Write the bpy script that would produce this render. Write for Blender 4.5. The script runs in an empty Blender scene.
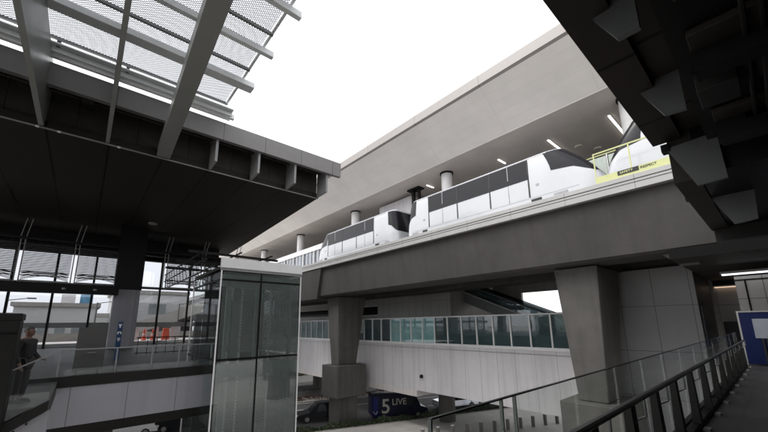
import bpy, bmesh, math, random
from mathutils import Vector, Matrix, Euler
random.seed(7)
D = bpy.data
sc = bpy.context.scene
COL = sc.collection
R = math.radians

# ------------------------------------------------------------------ materials
def _n(nt, t, **k):
    n = nt.nodes.new(t)
    for a, b in k.items():
        setattr(n, a, b)
    return n

def mat(name, col, rough=0.6, metal=0.0, noise=0.12, nscale=3.0, stretch=(1, 1, 1), bump=0.0, bscale=40.0,
        grid=(), gcol=None, spec=0.5, stain=0.0, stain_scale=0.5, coat=0.0, cellvar=0.0, streak=0.0):
    """Principled surface with two octaves of tone variation, optional joint grid ((axis, spacing, offset, width), ...)."""
    m = D.materials.new(name); m.use_nodes = True
    nt = m.node_tree; L = nt.links
    b = nt.nodes['Principled BSDF']
    b.inputs['Roughness'].default_value = rough
    b.inputs['Metallic'].default_value = metal
    b.inputs['Specular IOR Level'].default_value = spec
    b.inputs['Coat Weight'].default_value = coat
    geo = _n(nt, 'ShaderNodeTexCoord')
    mp = _n(nt, 'ShaderNodeMapping'); mp.inputs['Scale'].default_value = stretch
    L.new(geo.outputs['Object'], mp.inputs['Vector'])
    nz = _n(nt, 'ShaderNodeTexNoise'); nz.inputs['Scale'].default_value = nscale; nz.inputs['Detail'].default_value = 6
    nz.inputs['Roughness'].default_value = 0.6
    L.new(mp.outputs[0], nz.inputs['Vector'])
    mr = _n(nt, 'ShaderNodeMapRange')
    mr.inputs['From Min'].default_value = 0.3; mr.inputs['From Max'].default_value = 0.7
    mr.inputs['To Min'].default_value = 1 - noise; mr.inputs['To Max'].default_value = 1 + noise
    L.new(nz.outputs['Fac'], mr.inputs['Value'])
    val = mr.outputs[0]
    if stain:
        n2 = _n(nt, 'ShaderNodeTexNoise'); n2.inputs['Scale'].default_value = stain_scale; n2.inputs['Detail'].default_value = 8
        m2 = _n(nt, 'ShaderNodeMapRange'); m2.inputs['From Min'].default_value = 0.42; m2.inputs['From Max'].default_value = 0.66
        m2.inputs['To Min'].default_value = 1.0; m2.inputs['To Max'].default_value = 1 - stain
        mp2 = _n(nt, 'ShaderNodeMapping'); mp2.inputs['Scale'].default_value = (1, 1, 0.35); mp2.inputs['Location'].default_value = (3.1, 7.7, 1.3)
        L.new(geo.outputs['Object'], mp2.inputs['Vector']); L.new(mp2.outputs[0], n2.inputs['Vector'])
        L.new(n2.outputs['Fac'], m2.inputs['Value'])
        mu = _n(nt, 'ShaderNodeMath', operation='MULTIPLY'); L.new(val, mu.inputs[0]); L.new(m2.outputs[0], mu.inputs[1]); val = mu.outputs[0]
    def times(a, b_):
        mu_ = _n(nt, 'ShaderNodeMath', operation='MULTIPLY'); L.new(a, mu_.inputs[0]); L.new(b_, mu_.inputs[1]); return mu_.outputs[0]
    if streak:   # run-off streaks: stretched down the face
        mp3 = _n(nt, 'ShaderNodeMapping'); mp3.inputs['Scale'].default_value = (2.2, 2.2, 0.12)
        n3 = _n(nt, 'ShaderNodeTexNoise'); n3.inputs['Scale'].default_value = 1.0; n3.inputs['Detail'].default_value = 7
        L.new(geo.outputs['Object'], mp3.inputs['Vector']); L.new(mp3.outputs[0], n3.inputs['Vector'])
        m3 = _n(nt, 'ShaderNodeMapRange'); m3.inputs['From Min'].default_value = 0.5; m3.inputs['From Max'].default_value = 0.68
        m3.inputs['To Min'].default_value = 1.0; m3.inputs['To Max'].default_value = 1 - streak
        L.new(n3.outputs['Fac'], m3.inputs['Value']); val = times(val, m3.outputs[0])
    if cellvar and grid:
        sp_ = _n(nt, 'ShaderNodeSeparateXYZ'); L.new(geo.outputs['Object'], sp_.inputs[0]); ci = []
        for ax, spg, off, w in grid[:2]:
            a = _n(nt, 'ShaderNodeMath', operation='SUBTRACT'); L.new(sp_.outputs['xyz'.index(ax)], a.inputs[0]); a.inputs[1].default_value = off
            d_ = _n(nt, 'ShaderNodeMath', operation='DIVIDE'); L.new(a.outputs[0], d_.inputs[0]); d_.inputs[1].default_value = spg
            f_ = _n(nt, 'ShaderNodeMath', operation='FLOOR'); L.new(d_.outputs[0], f_.inputs[0]); ci.append(f_.outputs[0])
        cx_ = _n(nt, 'ShaderNodeCombineXYZ')
        for i_, c_ in enumerate(ci): L.new(c_, cx_.inputs[i_])
        wn = _n(nt, 'ShaderNodeTexWhiteNoise'); L.new(cx_.outputs[0], wn.inputs['Vector'])
        m4 = _n(nt, 'ShaderNodeMapRange'); m4.inputs['To Min'].default_value = 1 - cellvar; m4.inputs['To Max'].default_value = 1 + cellvar
        L.new(wn.outputs['Value'], m4.inputs['Value']); val = times(val, m4.outputs[0])
    vm = _n(nt, 'ShaderNodeVectorMath', operation='SCALE'); vm.inputs[0].default_value = col
    L.new(val, vm.inputs['Scale'])
    out = vm.outputs[0]
    hgt = None
    if grid:
        sep = _n(nt, 'ShaderNodeSeparateXYZ'); L.new(geo.outputs['Object'], sep.inputs[0])
        acc = None
        for ax, sp, off, w in grid:
            a = _n(nt, 'ShaderNodeMath', operation='SUBTRACT'); L.new(sep.outputs['xyz'.index(ax)], a.inputs[0]); a.inputs[1].default_value = off - w / 2
            f = _n(nt, 'ShaderNodeMath', operation='FLOORED_MODULO'); L.new(a.outputs[0], f.inputs[0]); f.inputs[1].default_value = sp
            c = _n(nt, 'ShaderNodeMath', operation='LESS_THAN'); L.new(f.outputs[0], c.inputs[0]); c.inputs[1].default_value = w
            if acc is None: acc = c.outputs[0]
            else:
                mx = _n(nt, 'ShaderNodeMath', operation='MAXIMUM'); L.new(acc, mx.inputs[0]); L.new(c.outputs[0], mx.inputs[1]); acc = mx.outputs[0]
        mix = _n(nt, 'ShaderNodeMix', data_type='RGBA')
        L.new(acc, mix.inputs['Factor']); L.new(out, mix.inputs['A'])
        g = gcol or tuple(c * 0.3 for c in col)
        mix.inputs['B'].default_value = (*g, 1)
        out = mix.outputs['Result']; hgt = acc
    L.new(out, b.inputs['Base Color'])
    if bump:
        nb = _n(nt, 'ShaderNodeTexNoise'); nb.inputs['Scale'].default_value = bscale; nb.inputs['Detail'].default_value = 4
        L.new(mp.outputs[0], nb.inputs['Vector'])
        bp = _n(nt, 'ShaderNodeBump'); bp.inputs['Strength'].default_value = bump; bp.inputs['Distance'].default_value = 0.02
        L.new(nb.outputs['Fac'], bp.inputs['Height']); L.new(bp.outputs[0], b.inputs['Normal'])
    rr = _n(nt, 'ShaderNodeMapRange'); rr.inputs['To Min'].default_value = max(0.02, rough - 0.08); rr.inputs['To Max'].default_value = min(1, rough + 0.08)
    L.new(nz.outputs['Fac'], rr.inputs['Value']); L.new(rr.outputs[0], b.inputs['Roughness'])
    return m

def glass(name, tint, refl=0.12, rough=0.02, film=0.0, filmcol=(0.3, 0.4, 0.4), wav=0.0, edge=0.6):
    """Thin architectural glass: tinted see-through layer, fresnel reflection and an optional greyish film."""
    m = D.materials.new(name); m.use_nodes = True
    nt = m.node_tree; L = nt.links; nt.nodes.remove(nt.nodes['Principled BSDF'])
    o = nt.nodes['Material Output']
    t = _n(nt, 'ShaderNodeBsdfTransparent'); t.inputs[0].default_value = (*tint, 1)
    g = _n(nt, 'ShaderNodeBsdfGlossy'); g.inputs['Roughness'].default_value = rough; g.inputs['Color'].default_value = (0.95, 0.97, 1, 1)
    lw = _n(nt, 'ShaderNodeLayerWeight'); lw.inputs['Blend'].default_value = 0.25
    mr = _n(nt, 'ShaderNodeMapRange'); mr.inputs['To Min'].default_value = refl; mr.inputs['To Max'].default_value = edge
    L.new(lw.outputs['Fresnel'], mr.inputs['Value'])
    if wav:
        tc = _n(nt, 'ShaderNodeTexCoord'); nz = _n(nt, 'ShaderNodeTexNoise'); nz.inputs['Scale'].default_value = 0.7
        L.new(tc.outputs['Object'], nz.inputs['Vector'])
        bp = _n(nt, 'ShaderNodeBump'); bp.inputs['Strength'].default_value = wav; bp.inputs['Distance'].default_value = 0.05
        L.new(nz.outputs['Fac'], bp.inputs['Height']); L.new(bp.outputs[0], g.inputs['Normal'])
    base = t.outputs[0]
    if film:
        d = _n(nt, 'ShaderNodeBsdfDiffuse'); d.inputs[0].default_value = (*filmcol, 1)
        tc2 = _n(nt, 'ShaderNodeTexCoord'); n2 = _n(nt, 'ShaderNodeTexNoise'); n2.inputs['Scale'].default_value = 1.3; n2.inputs['Detail'].default_value = 5
        L.new(tc2.outputs['Object'], n2.inputs['Vector'])
        r2 = _n(nt, 'ShaderNodeMapRange'); r2.inputs['To Min'].default_value = film * 0.6; r2.inputs['To Max'].default_value = min(1, film * 1.4)
        L.new(n2.outputs['Fac'], r2.inputs['Value'])
        mx = _n(nt, 'ShaderNodeMixShader'); L.new(r2.outputs[0], mx.inputs[0]); L.new(base, mx.inputs[1]); L.new(d.outputs[0], mx.inputs[2]); base = mx.outputs[0]
    ms = _n(nt, 'ShaderNodeMixShader'); L.new(mr.outputs[0], ms.inputs[0]); L.new(base, ms.inputs[1]); L.new(g.outputs[0], ms.inputs[2])
    L.new(ms.outputs[0], o.inputs[0])
    return m

def perforated(name, col, sp, rad, axes=('x', 'y'), translucent=0.5):
    """Sheet with round holes punched in a staggered pattern."""
    m = D.materials.new(name); m.use_nodes = True
    nt = m.node_tree; L = nt.links; nt.nodes.remove(nt.nodes['Principled BSDF'])
    o = nt.nodes['Material Output']
    tc = _n(nt, 'ShaderNodeTexCoord'); sep = _n(nt, 'ShaderNodeSeparateXYZ'); L.new(tc.outputs['Object'], sep.inputs[0])
    def holes(off):
        ds = []
        for a in axes:
            s = _n(nt, 'ShaderNodeMath', operation='MULTIPLY_ADD'); L.new(sep.outputs['xyz'.index(a)], s.inputs[0]); s.inputs[1].default_value = 1 / sp; s.inputs[2].default_value = off
            f = _n(nt, 'ShaderNodeMath', operation='FLOORED_MODULO'); L.new(s.outputs[0], f.inputs[0]); f.inputs[1].default_value = 1.0
            c = _n(nt, 'ShaderNodeMath', operation='SUBTRACT'); L.new(f.outputs[0], c.inputs[0]); c.inputs[1].default_value = 0.5
            q = _n(nt, 'ShaderNodeMath', operation='MULTIPLY'); L.new(c.outputs[0], q.inputs[0]); L.new(c.outputs[0], q.inputs[1]); ds.append(q.outputs[0])
        ad = _n(nt, 'ShaderNodeMath', operation='ADD'); L.new(ds[0], ad.inputs[0]); L.new(ds[1], ad.inputs[1])
        lt = _n(nt, 'ShaderNodeMath', operation='LESS_THAN'); L.new(ad.outputs[0], lt.inputs[0]); lt.inputs[1].default_value = rad * rad
        return lt.outputs[0]
    mx = _n(nt, 'ShaderNodeMath', operation='MAXIMUM'); L.new(holes(0.0), mx.inputs[0]); L.new(holes(0.5), mx.inputs[1])
    d = _n(nt, 'ShaderNodeBsdfDiffuse'); d.inputs[0].default_value = (*col, 1)
    t = _n(nt, 'ShaderNodeBsdfTranslucent'); t.inputs[0].default_value = (*col, 1)
    ms = _n(nt, 'ShaderNodeMixShader'); ms.inputs[0].default_value = translucent; L.new(d.outputs[0], ms.inputs[1]); L.new(t.outputs[0], ms.inputs[2])
    tr = _n(nt, 'ShaderNodeBsdfTransparent')
    m2 = _n(nt, 'ShaderNodeMixShader'); L.new(mx.outputs[0], m2.inputs[0]); L.new(ms.outputs[0], m2.inputs[1]); L.new(tr.outputs[0], m2.inputs[2])
    L.new(m2.outputs[0], o.inputs[0])
    return m

def lamp(name, col, s):
    m = D.materials.new(name); m.use_nodes = True
    b = m.node_tree.nodes['Principled BSDF']
    b.inputs['Emission Color'].default_value = (*col, 1); b.inputs['Emission Strength'].default_value = s
    b.inputs['Base Color'].default_value = (0.8, 0.8, 0.8, 1)
    return m

M = dict(
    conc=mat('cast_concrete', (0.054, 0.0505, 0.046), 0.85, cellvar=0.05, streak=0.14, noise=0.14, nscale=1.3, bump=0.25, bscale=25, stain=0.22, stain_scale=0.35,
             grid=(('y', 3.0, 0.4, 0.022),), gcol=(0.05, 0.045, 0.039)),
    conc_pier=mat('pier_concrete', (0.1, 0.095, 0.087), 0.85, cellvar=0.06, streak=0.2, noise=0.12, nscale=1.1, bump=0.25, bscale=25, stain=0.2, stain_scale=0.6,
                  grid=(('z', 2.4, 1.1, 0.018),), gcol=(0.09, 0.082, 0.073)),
    kerbmetal=mat('parapet_paint', (0.36, 0.355, 0.345), 0.5, noise=0.08, stretch=(1, 0.2, 1), grid=(('y', 3.0, 0.4, 0.02),)),
    groove=mat('groove_black', (0.02, 0.02, 0.02), 0.6),
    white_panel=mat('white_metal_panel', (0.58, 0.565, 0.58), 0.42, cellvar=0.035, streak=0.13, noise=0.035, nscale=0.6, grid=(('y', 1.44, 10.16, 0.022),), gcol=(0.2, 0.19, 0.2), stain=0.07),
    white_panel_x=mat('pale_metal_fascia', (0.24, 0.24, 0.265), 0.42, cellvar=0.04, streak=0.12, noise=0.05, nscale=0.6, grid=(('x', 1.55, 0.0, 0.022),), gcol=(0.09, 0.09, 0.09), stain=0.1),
    white_paint=mat('white_paint', (0.74, 0.73, 0.72), 0.4, noise=0.05, nscale=2),
    frame_white=mat('white_frame', (0.7, 0.7, 0.7), 0.4, noise=0.04),
    train_white=mat('train_white_gloss', (0.5, 0.51, 0.535), 0.22, noise=0.025, nscale=1.2, coat=0.5, stain=0.04),
    train_grey=mat('train_grey_trim', (0.3, 0.3, 0.32), 0.4),
    train_dark=mat('train_dark_glass', (0.012, 0.012, 0.015), 0.09, noise=0.1, spec=0.25),
    gasket=mat('black_rubber', (0.012, 0.012, 0.013), 0.6),
    soffit=mat('beige_soffit', (0.82, 0.775, 0.74), 0.5, cellvar=0.012, noise=0.05, nscale=0.5, grid=(('x', 0.6, 0, 0.012), ('y', 6.0, 1, 0.02)), gcol=(0.68, 0.63, 0.585), stain=0.05, stain_scale=0.2),
    soffit_in=mat('taupe_soffit', (0.8, 0.735, 0.69), 0.55, cellvar=0.02, noise=0.06, nscale=0.5, grid=(('y', 1.2, 0.3, 0.015),), gcol=(0.72, 0.66, 0.62), stain=0.08, stain_scale=0.3),
    fascia=mat('roof_edge_metal', (0.3, 0.275, 0.26), 0.45, noise=0.05, grid=(('y', 6.0, 1, 0.03),)),
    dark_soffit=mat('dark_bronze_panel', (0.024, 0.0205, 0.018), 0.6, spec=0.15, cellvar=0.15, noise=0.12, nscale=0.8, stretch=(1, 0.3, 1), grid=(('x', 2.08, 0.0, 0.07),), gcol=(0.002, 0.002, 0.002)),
    dark_fascia=mat('grey_metal_fascia', (0.2, 0.192, 0.19), 0.45, noise=0.06, grid=(('x', 2.2, 0.02, 0.03),), gcol=(0.05, 0.05, 0.05)),
    dark_metal=mat('dark_metal', (0.014, 0.0135, 0.013), 0.45, spec=0.15, noise=0.12),
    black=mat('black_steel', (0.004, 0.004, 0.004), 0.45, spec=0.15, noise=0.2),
    bench=mat('brown_timber', (0.16, 0.075, 0.035), 0.5, noise=0.2, stretch=(1, 6, 6)),
    grey_metal=mat('grey_steel', (0.2, 0.2, 0.2), 0.4, noise=0.08),
    fin=mat('grey_fin_plate', (0.26, 0.26, 0.265), 0.4, noise=0.06),
    plate=mat('grey_end_plate', (0.06, 0.063, 0.066), 0.4, noise=0.1),
    beam=mat('beam_paint', (0.2, 0.205, 0.195), 0.4, noise=0.06, nscale=1),
    purlin=mat('purlin_paint', (0.72, 0.74, 0.74), 0.4, noise=0.05, nscale=2),
    floor=mat('grey_floor_tile', (0.04, 0.039, 0.038), 0.5, spec=0.25, noise=0.14, nscale=1.4, grid=(('x', 1.2, 0.2, 0.012), ('y', 0.6, 0.1, 0.012)), gcol=(0.018, 0.018, 0.018), stain=0.3, stain_scale=0.8),
    tower=mat('grey_wall_panel', (0.2, 0.197, 0.202), 0.5, noise=0.06, nscale=0.7, grid=(('y', 1.6, 1.16, 0.03), ('z', 2.45, 0.6, 0.03)), gcol=(0.06, 0.06, 0.06), stain=0.1),
    tower_x=mat('grey_wall_panel_side', (0.42, 0.405, 0.39), 0.5, noise=0.06, nscale=0.7, grid=(('y', 1.1, 0.1, 0.025), ('x', 1.6, 0.1, 0.025), ('z', 1.9, 0.6, 0.025)), gcol=(0.1, 0.09, 0.09)),
    asphalt=mat('asphalt', (0.055, 0.054, 0.054), 0.9, noise=0.25, nscale=0.8, bump=0.3, bscale=60, stain=0.3),
    ground=mat('ground_concrete', (0.4, 0.39, 0.37), 0.9, noise=0.15, nscale=0.4, stain=0.2),
    plaza=mat('plaza_concrete', (0.62, 0.59, 0.55), 0.8, noise=0.08, nscale=0.8, stain=0.12, grid=(('x', 3.0, 0, 0.03), ('y', 3.0, 0, 0.03)), gcol=(0.48, 0.455, 0.42)),
    kerb=mat('kerb_concrete', (0.38, 0.36, 0.33), 0.85, noise=0.12),
    paint=mat('road_paint', (0.7, 0.7, 0.68), 0.7, noise=0.15, nscale=9),
    leaf=mat('hedge_leaf', (0.05, 0.075, 0.03), 0.7, noise=0.45, nscale=3),
    leaf_red=mat('brown_shrub_leaf', (0.09, 0.05, 0.035), 0.7, noise=0.4, nscale=3),
    soil=mat('planting_soil', (0.05, 0.035, 0.025), 0.95, noise=0.3),
    bark=mat('bark', (0.12, 0.09, 0.065), 0.9, noise=0.3),
    blue=mat('sign_blue', (0.003, 0.007, 0.04), 0.5, spec=0.15, noise=0.08),
    blue_totem=mat('totem_blue', (0.006, 0.03, 0.09), 0.4, noise=0.08),
    teal_hoard=mat('blue_hoarding', (0.06, 0.22, 0.29), 0.6, noise=0.15),
    yellow=mat('fence_yellow', (0.5, 0.51, 0.24), 0.5, noise=0.05),
    mesh_white=mat('fence_sheet', (0.5, 0.55, 0.5), 0.6, noise=0.08, nscale=5),
    orange=mat('cone_orange', (0.95, 0.17, 0.09), 0.5, noise=0.05),
    van=mat('van_navy', (0.004, 0.005, 0.018), 0.35, noise=0.15, spec=0.15),
    van_blue=mat('van_blue_back', (0.004, 0.008, 0.07), 0.4, noise=0.1, spec=0.2),
    letter=mat('letter_grey', (0.3, 0.29, 0.26), 0.5),
    car_dark=mat('car_charcoal', (0.008, 0.009, 0.011), 0.4, noise=0.1, spec=0.12),
    car_silver=mat('car_silver', (0.42, 0.44, 0.48), 0.25, metal=0.3, noise=0.05, coat=0.6),
    car_white=mat('car_white', (0.7, 0.7, 0.7), 0.25, noise=0.05, coat=0.6),
    tyre=mat('tyre', (0.015, 0.015, 0.015), 0.9),
    rim=mat('rim', (0.4, 0.4, 0.4), 0.3, metal=0.8),
    car_glass=mat('car_glass', (0.01, 0.012, 0.014), 0.12, spec=0.12),
    red_lens=mat('red_lens', (0.4, 0.01, 0.01), 0.2),
    clear_lens=mat('clear_lens', (0.7, 0.7, 0.7), 0.1),
    skin=mat('skin', (0.1, 0.05, 0.035), 0.5, noise=0.08, nscale=8),
    hair=mat('hair_dark', (0.012, 0.009, 0.008), 0.7, noise=0.3, nscale=40),
    jacket=mat('jacket_black', (0.005, 0.005, 0.007), 0.8, noise=0.3, nscale=12),
    trousers=mat('trousers_dark', (0.01, 0.008, 0.008), 0.85, noise=0.25, nscale=12),
    far_wall=mat('far_building_wall', (0.6, 0.6, 0.58), 0.8, noise=0.1, nscale=0.3),
    far_glass=mat('far_building_glass', (0.3, 0.33, 0.33), 0.3, noise=0.2, nscale=0.4),
    far_blue=mat('far_blue_panel', (0.12, 0.3, 0.45), 0.5),
    g_lift=glass('lift_glass', (0.76, 0.8, 0.785), refl=0.05, film=0.17, filmcol=(0.27, 0.3, 0.29), wav=0.1, edge=0.5),
    g_rail=glass('balustrade_glass', (0.955, 0.975, 0.965), refl=0.02, film=0.02, filmcol=(0.3, 0.34, 0.33), edge=0.12),
    g_bridge=glass('bridge_glass', (0.66, 0.72, 0.73), refl=0.06, film=0.22, filmcol=(0.17, 0.23, 0.23), wav=0.05),
    g_teal_sheen=glass('bridge_glass_sheen', (0.2, 0.3, 0.3), refl=0.1, film=0.75, filmcol=(0.28, 0.5, 0.51)),  # dense teal film stands in for the bright reflection on some panes
    g_wall=glass('curtain_glass', (0.76, 0.77, 0.79), refl=0.04, film=0.02, filmcol=(0.2, 0.2, 0.22), wav=0.1),
    rail_steel=mat('rail_steel', (0.07, 0.07, 0.072), 0.35, metal=0.5),
    recess_grey=mat('recess_grey', (0.05, 0.045, 0.042), 0.6, noise=0.2, spec=0.2, grid=(('x', 2.18, 1.0, 0.03),)),
    reflection_grey=mat('reflection_grey', (0.06, 0.06, 0.06), 0.5),  # tone of the blades that draw reflected lines in the glazing
    screen_grey=mat('screen_grey', (0.2, 0.24, 0.23), 0.5),
    perf=perforated('perforated_white_sheet', (0.42, 0.435, 0.46), 0.1, 0.24, translucent=0.5),
    lift_mesh=perforated('perforated_steel_screen', (0.26, 0.27, 0.27), 0.12, 0.3, axes=('x', 'z'), translucent=0.0),
    tube=lamp('tube_light', (1, 0.96, 0.9), 1.3),
    strip=lamp('strip_light', (0.9, 0.96, 1.0), 0.8),
    warm=lamp('warm_strip', (1.0, 0.7, 0.5), 0.35),
)

# ------------------------------------------------------------------ mesh helpers
class MB:
    def __init__(s): s.v = []; s.f = []
    def poly(s, pts):
        i = len(s.v); s.v += [tuple(p) for p in pts]; s.f.append(tuple(range(i, i + len(pts)))); return s
    def box(s, x0, x1, y0, y1, z0, z1):
        i = len(s.v)
        s.v += [(x, y, z) for z in (z0, z1) for x, y in ((x0, y0), (x1, y0), (x1, y1), (x0, y1))]
        s.f += [tuple(i + k for k in q) for q in ((3, 2, 1, 0), (4, 5, 6, 7), (0, 1, 5, 4), (1, 2, 6, 5), (2, 3, 7, 6), (3, 0, 4, 7))]
        return s
    def prism(s, prof, a, b, axis='y'):
        """profile extruded along an axis: axis y -> profile (x,z); x -> (y,z); z -> (x,y)"""
        n = len(prof); i = len(s.v)
        for t in (a, b):
            for p, q in prof:
                s.v.append({'y': (p, t, q), 'x': (t, p, q), 'z': (p, q, t)}[axis])
        s.f.append(tuple(i + k for k in range(n))); s.f.append(tuple(i + n + k for k in reversed(range(n))))
        for k in range(n):
            s.f.append((i + k, i + n + k, i + n + (k + 1) % n, i + (k + 1) % n))
        return s
    def hexa(s, lo, hi):
        """frustum between two quads"""
        i = len(s.v); s.v += [tuple(p) for p in lo] + [tuple(p) for p in hi]
        s.f += [tuple(i + k for k in q) for q in ((3, 2, 1, 0), (4, 5, 6, 7), (0, 1, 5, 4), (1, 2, 6, 5), (2, 3, 7, 6), (3, 0, 4, 7))]
        return s
    def bar(s, p, q, w, h=None, n=4):
        """bar with n-gon section between two points"""
        p = Vector(p); q = Vector(q); d = (q - p).normalized()
        up = Vector((0, 0, 1)) if abs(d.z) < 0.95 else Vector((0, 1, 0))
        a = d.cross(up).normalized(); b = a.cross(d); h = h or w
        i = len(s.v)
        for c in (p, q):
            for k in range(n):
                t = 2 * math.pi * (k + 0.5) / n; r = (0.5 / math.cos(math.pi / n) if n == 4 else 0.5)
                s.v.append(tuple(c + a * math.cos(t) * w * r + b * math.sin(t) * h * r))
        s.f.append(tuple(i + k for k in reversed(range(n)))); s.f.append(tuple(i + n + k for k in range(n)))
        for k in range(n):
            s.f.append((i + k, i + (k + 1) % n, i + n + (k + 1) % n, i + n + k))
        return s
    def cyl(s, x, y, z0, z1, r, r2=None, n=24):
        r2 = r if r2 is None else r2; i = len(s.v)
        for z, rr in ((z0, r), (z1, r2)):
            for k in range(n):
                t = 2 * math.pi * k / n; s.v.append((x + rr * math.cos(t), y + rr * math.sin(t), z))
        s.f.append(tuple(i + k for k in reversed(range(n)))); s.f.append(tuple(i + n + k for k in range(n)))
        for k in range(n):
            s.f.append((i + k, i + (k + 1) % n, i + n + (k + 1) % n, i + n + k))
        return s
    def build(s, name, m, parent=None, bevel=0, smooth=False):
        me = D.meshes.new(name)
        off = world_loc(parent) if parent is not None else Vector()
        me.from_pydata([tuple(Vector(v) - off) for v in s.v], [], s.f)
        bm = bmesh.new(); bm.from_mesh(me); bmesh.ops.recalc_face_normals(bm, faces=bm.faces); bm.to_mesh(me); bm.free()
        me.materials.append(M[m] if isinstance(m, str) else m)
        if smooth:
            for p in me.polygons: p.use_smooth = True
            me.set_sharp_from_angle(angle=R(35))
        o = D.objects.new(name, me); COL.objects.link(o)
        if parent is not None: o.parent = parent
        if bevel:
            b = o.modifiers.new('bevel', 'BEVEL'); b.width = bevel; b.segments = 2; b.limit_method = 'ANGLE'; b.angle_limit = R(40)
        return o

def world_loc(o):
    """meshes are written in world metres; a thing's Empty (unrotated while built) is the origin its parts are kept against"""
    v = Vector()
    while o is not None:
        v += o.location; o = o.parent
    return v

def tag(o, label, cat, group=None, kind=None):
    o['label'] = label; o['category'] = cat
    if group: o['group'] = group
    if kind: o['kind'] = kind
    return o

def thing(name, label, cat, loc=(0, 0, 0), group=None):
    o = D.objects.new(name, None); COL.objects.link(o); o.location = loc; o.empty_display_size = 0.3
    return tag(o, label, cat, group)

def struct(o, label=None):
    o['kind'] = 'structure'
    if label: o['label'] = label
    return o

def copy_tree(o, parent=None):
    c = o.copy(); COL.objects.link(c); c.parent = parent
    for ch in list(o.children): copy_tree(ch, c)
    return c

def text_part(name, s, size, m, mtx, parent, depth=0.012, extra=None):
    cu = D.curves.new(name, 'FONT'); cu.body = s; cu.size = size; cu.extrude = depth; cu.offset = 0.012 * size
    to = D.objects.new(name + '_tmp', cu); COL.objects.link(to)
    bpy.context.view_layer.update()
    me = D.meshes.new_from_object(to.evaluated_get(bpy.context.evaluated_depsgraph_get()))
    D.objects.remove(to)
    me.transform(mtx); me.transform(Matrix.Translation(-world_loc(parent)))
    me.materials.clear(); me.materials.append(M[m])
    me.name = name
    o = D.objects.new(name, me); COL.objects.link(o); o.parent = parent
    return o

def frame3(xa, ya, org):
    x = Vector(xa).normalized(); y = Vector(ya).normalized(); z = x.cross(y)
    m = Matrix((x, y, z)).transposed().to_4x4(); m.translation = org
    return m

# ------------------------------------------------------------------ ground and roads (z = 0 street level)
RU = Vector((0.94, -0.34, 0)).normalized(); RV = Vector((0.34, 0.94, 0)).normalized()   # along / across the street
def strip(v0, v1, z, u0=-160, u1=220):
    o = Vector((23.0, 27.3, 0))
    return [o + RU * u + RV * v + Vector((0, 0, z)) for u, v in ((u0, v0), (u1, v0), (u1, v1), (u0, v1))]
struct(MB().poly([(-900, -900, -0.02), (1200, -900, -0.02), (1200, 1500, -0.02), (-900, 1500, -0.02)]).build('ground', 'ground'))
def slab(name, m, v0, v1, z, u0=-160, u1=220):
    a = strip(v0, v1, -0.3, u0, u1); b = strip(v0, v1, z, u0, u1)
    return MB().hexa(a, b).build(name, m)
struct(slab('plaza_pavement', 'plaza', -60, -0.3, 0.14))
struct(slab('kerb', 'kerb', -0.3, 0.0, 0.16))
struct(slab('road', 'asphalt', 0.9, 13.0, 0.0))
struct(slab('road', 'asphalt', 15.6, 26.0, 0.0))
struct(slab('median_kerb', 'kerb', 13.0, 15.6, 0.13))
struct(slab('far_pavement', 'plaza', 26.0, 29.5, 0.13))
mk = MB()
for u in range(-40, 70, 6):
    mk.poly(strip(5.0, 5.14, 0.006, u, u + 3)); mk.poly(strip(20.6, 20.74, 0.006, u, u + 3))
for v in (1.4, 9.2, 12.6, 16.0, 25.5): mk.poly(strip(v, v + 0.13, 0.006, -80, 120))
struct(mk.build('lane_marking', 'paint'))
struct(slab('planting_soil', 'soil', 0.0, 0.9, 0.1))

def foliage(name, m, v0, v1, u0, u1, h, n, size, z0=0.1):
    b = MB(); o = Vector((23.0, 27.3, 0))
    for _ in range(n):
        u = random.uniform(u0, u1); v = random.uniform(v0, v1)
        e = 1 - abs((v - (v0 + v1) / 2) / ((v1 - v0) / 2)) ** 3
        hh = h * (0.7 + 0.5 * math.sin(u * 1.9) * math.sin(u * 0.63 + 2)) * e
        c = o + RU * u + RV * v + Vector((0, 0, z0 + random.random() ** 0.6 * max(hh, 0.1)))
        r = Euler((random.uniform(0, 6), random.uniform(0, 6), random.uniform(0, 6))).to_matrix()
        s = size * random.uniform(0.6, 1.3)
        b.poly([c + r @ Vector(p) * s for p in ((-.5, 0, 0), (0, -.35, .1), (.6, 0, 0), (0, .35, .1))])
    return b.build(name, m)
o = foliage('kerbside_shrubs', 'leaf', -0.1, 0.95, -14, 40, 0.55, 9000, 0.16); tag(o, 'low dark green shrubs in the narrow bed along the near kerb of the street', 'shrubs', kind='stuff')
o = foliage('median_shrubs', 'leaf_red', 13.3, 15.3, -30, 40, 0.6, 7000, 0.2, 0.13); tag(o, 'brownish shrubs planted along the median between the carriageways', 'shrubs', kind='stuff')

# planter with greenery on the far side of the street
t = thing('planter', 'low white walled planter with green and yellow shrubs across the street', 'planter', (32, 56, 0))
MB().box(28, 48, 55, 55.35, 0, 1.2).box(28, 28.35, 55.35, 60, 0, 1.2).build('planter_wall', 'white_paint', t, 0.02)
b = MB()
for _ in range(3500):
    c = Vector((random.uniform(28.4, 48), random.uniform(55.5, 60), random.uniform(0.8, 2.1 + 0.5 * random.random())))
    r = Euler([random.uniform(0, 6) for _ in range(3)]).to_matrix()
    b.poly([c + r @ Vector(p) * 0.35 for p in ((-.5, 0, 0), (0, -.35, .1), (.6, 0, 0), (0, .35, .1))])
b.build('shrub_foliage', mat('planter_leaf', (0.14, 0.15, 0.05), 0.7, noise=0.45), t)

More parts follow.
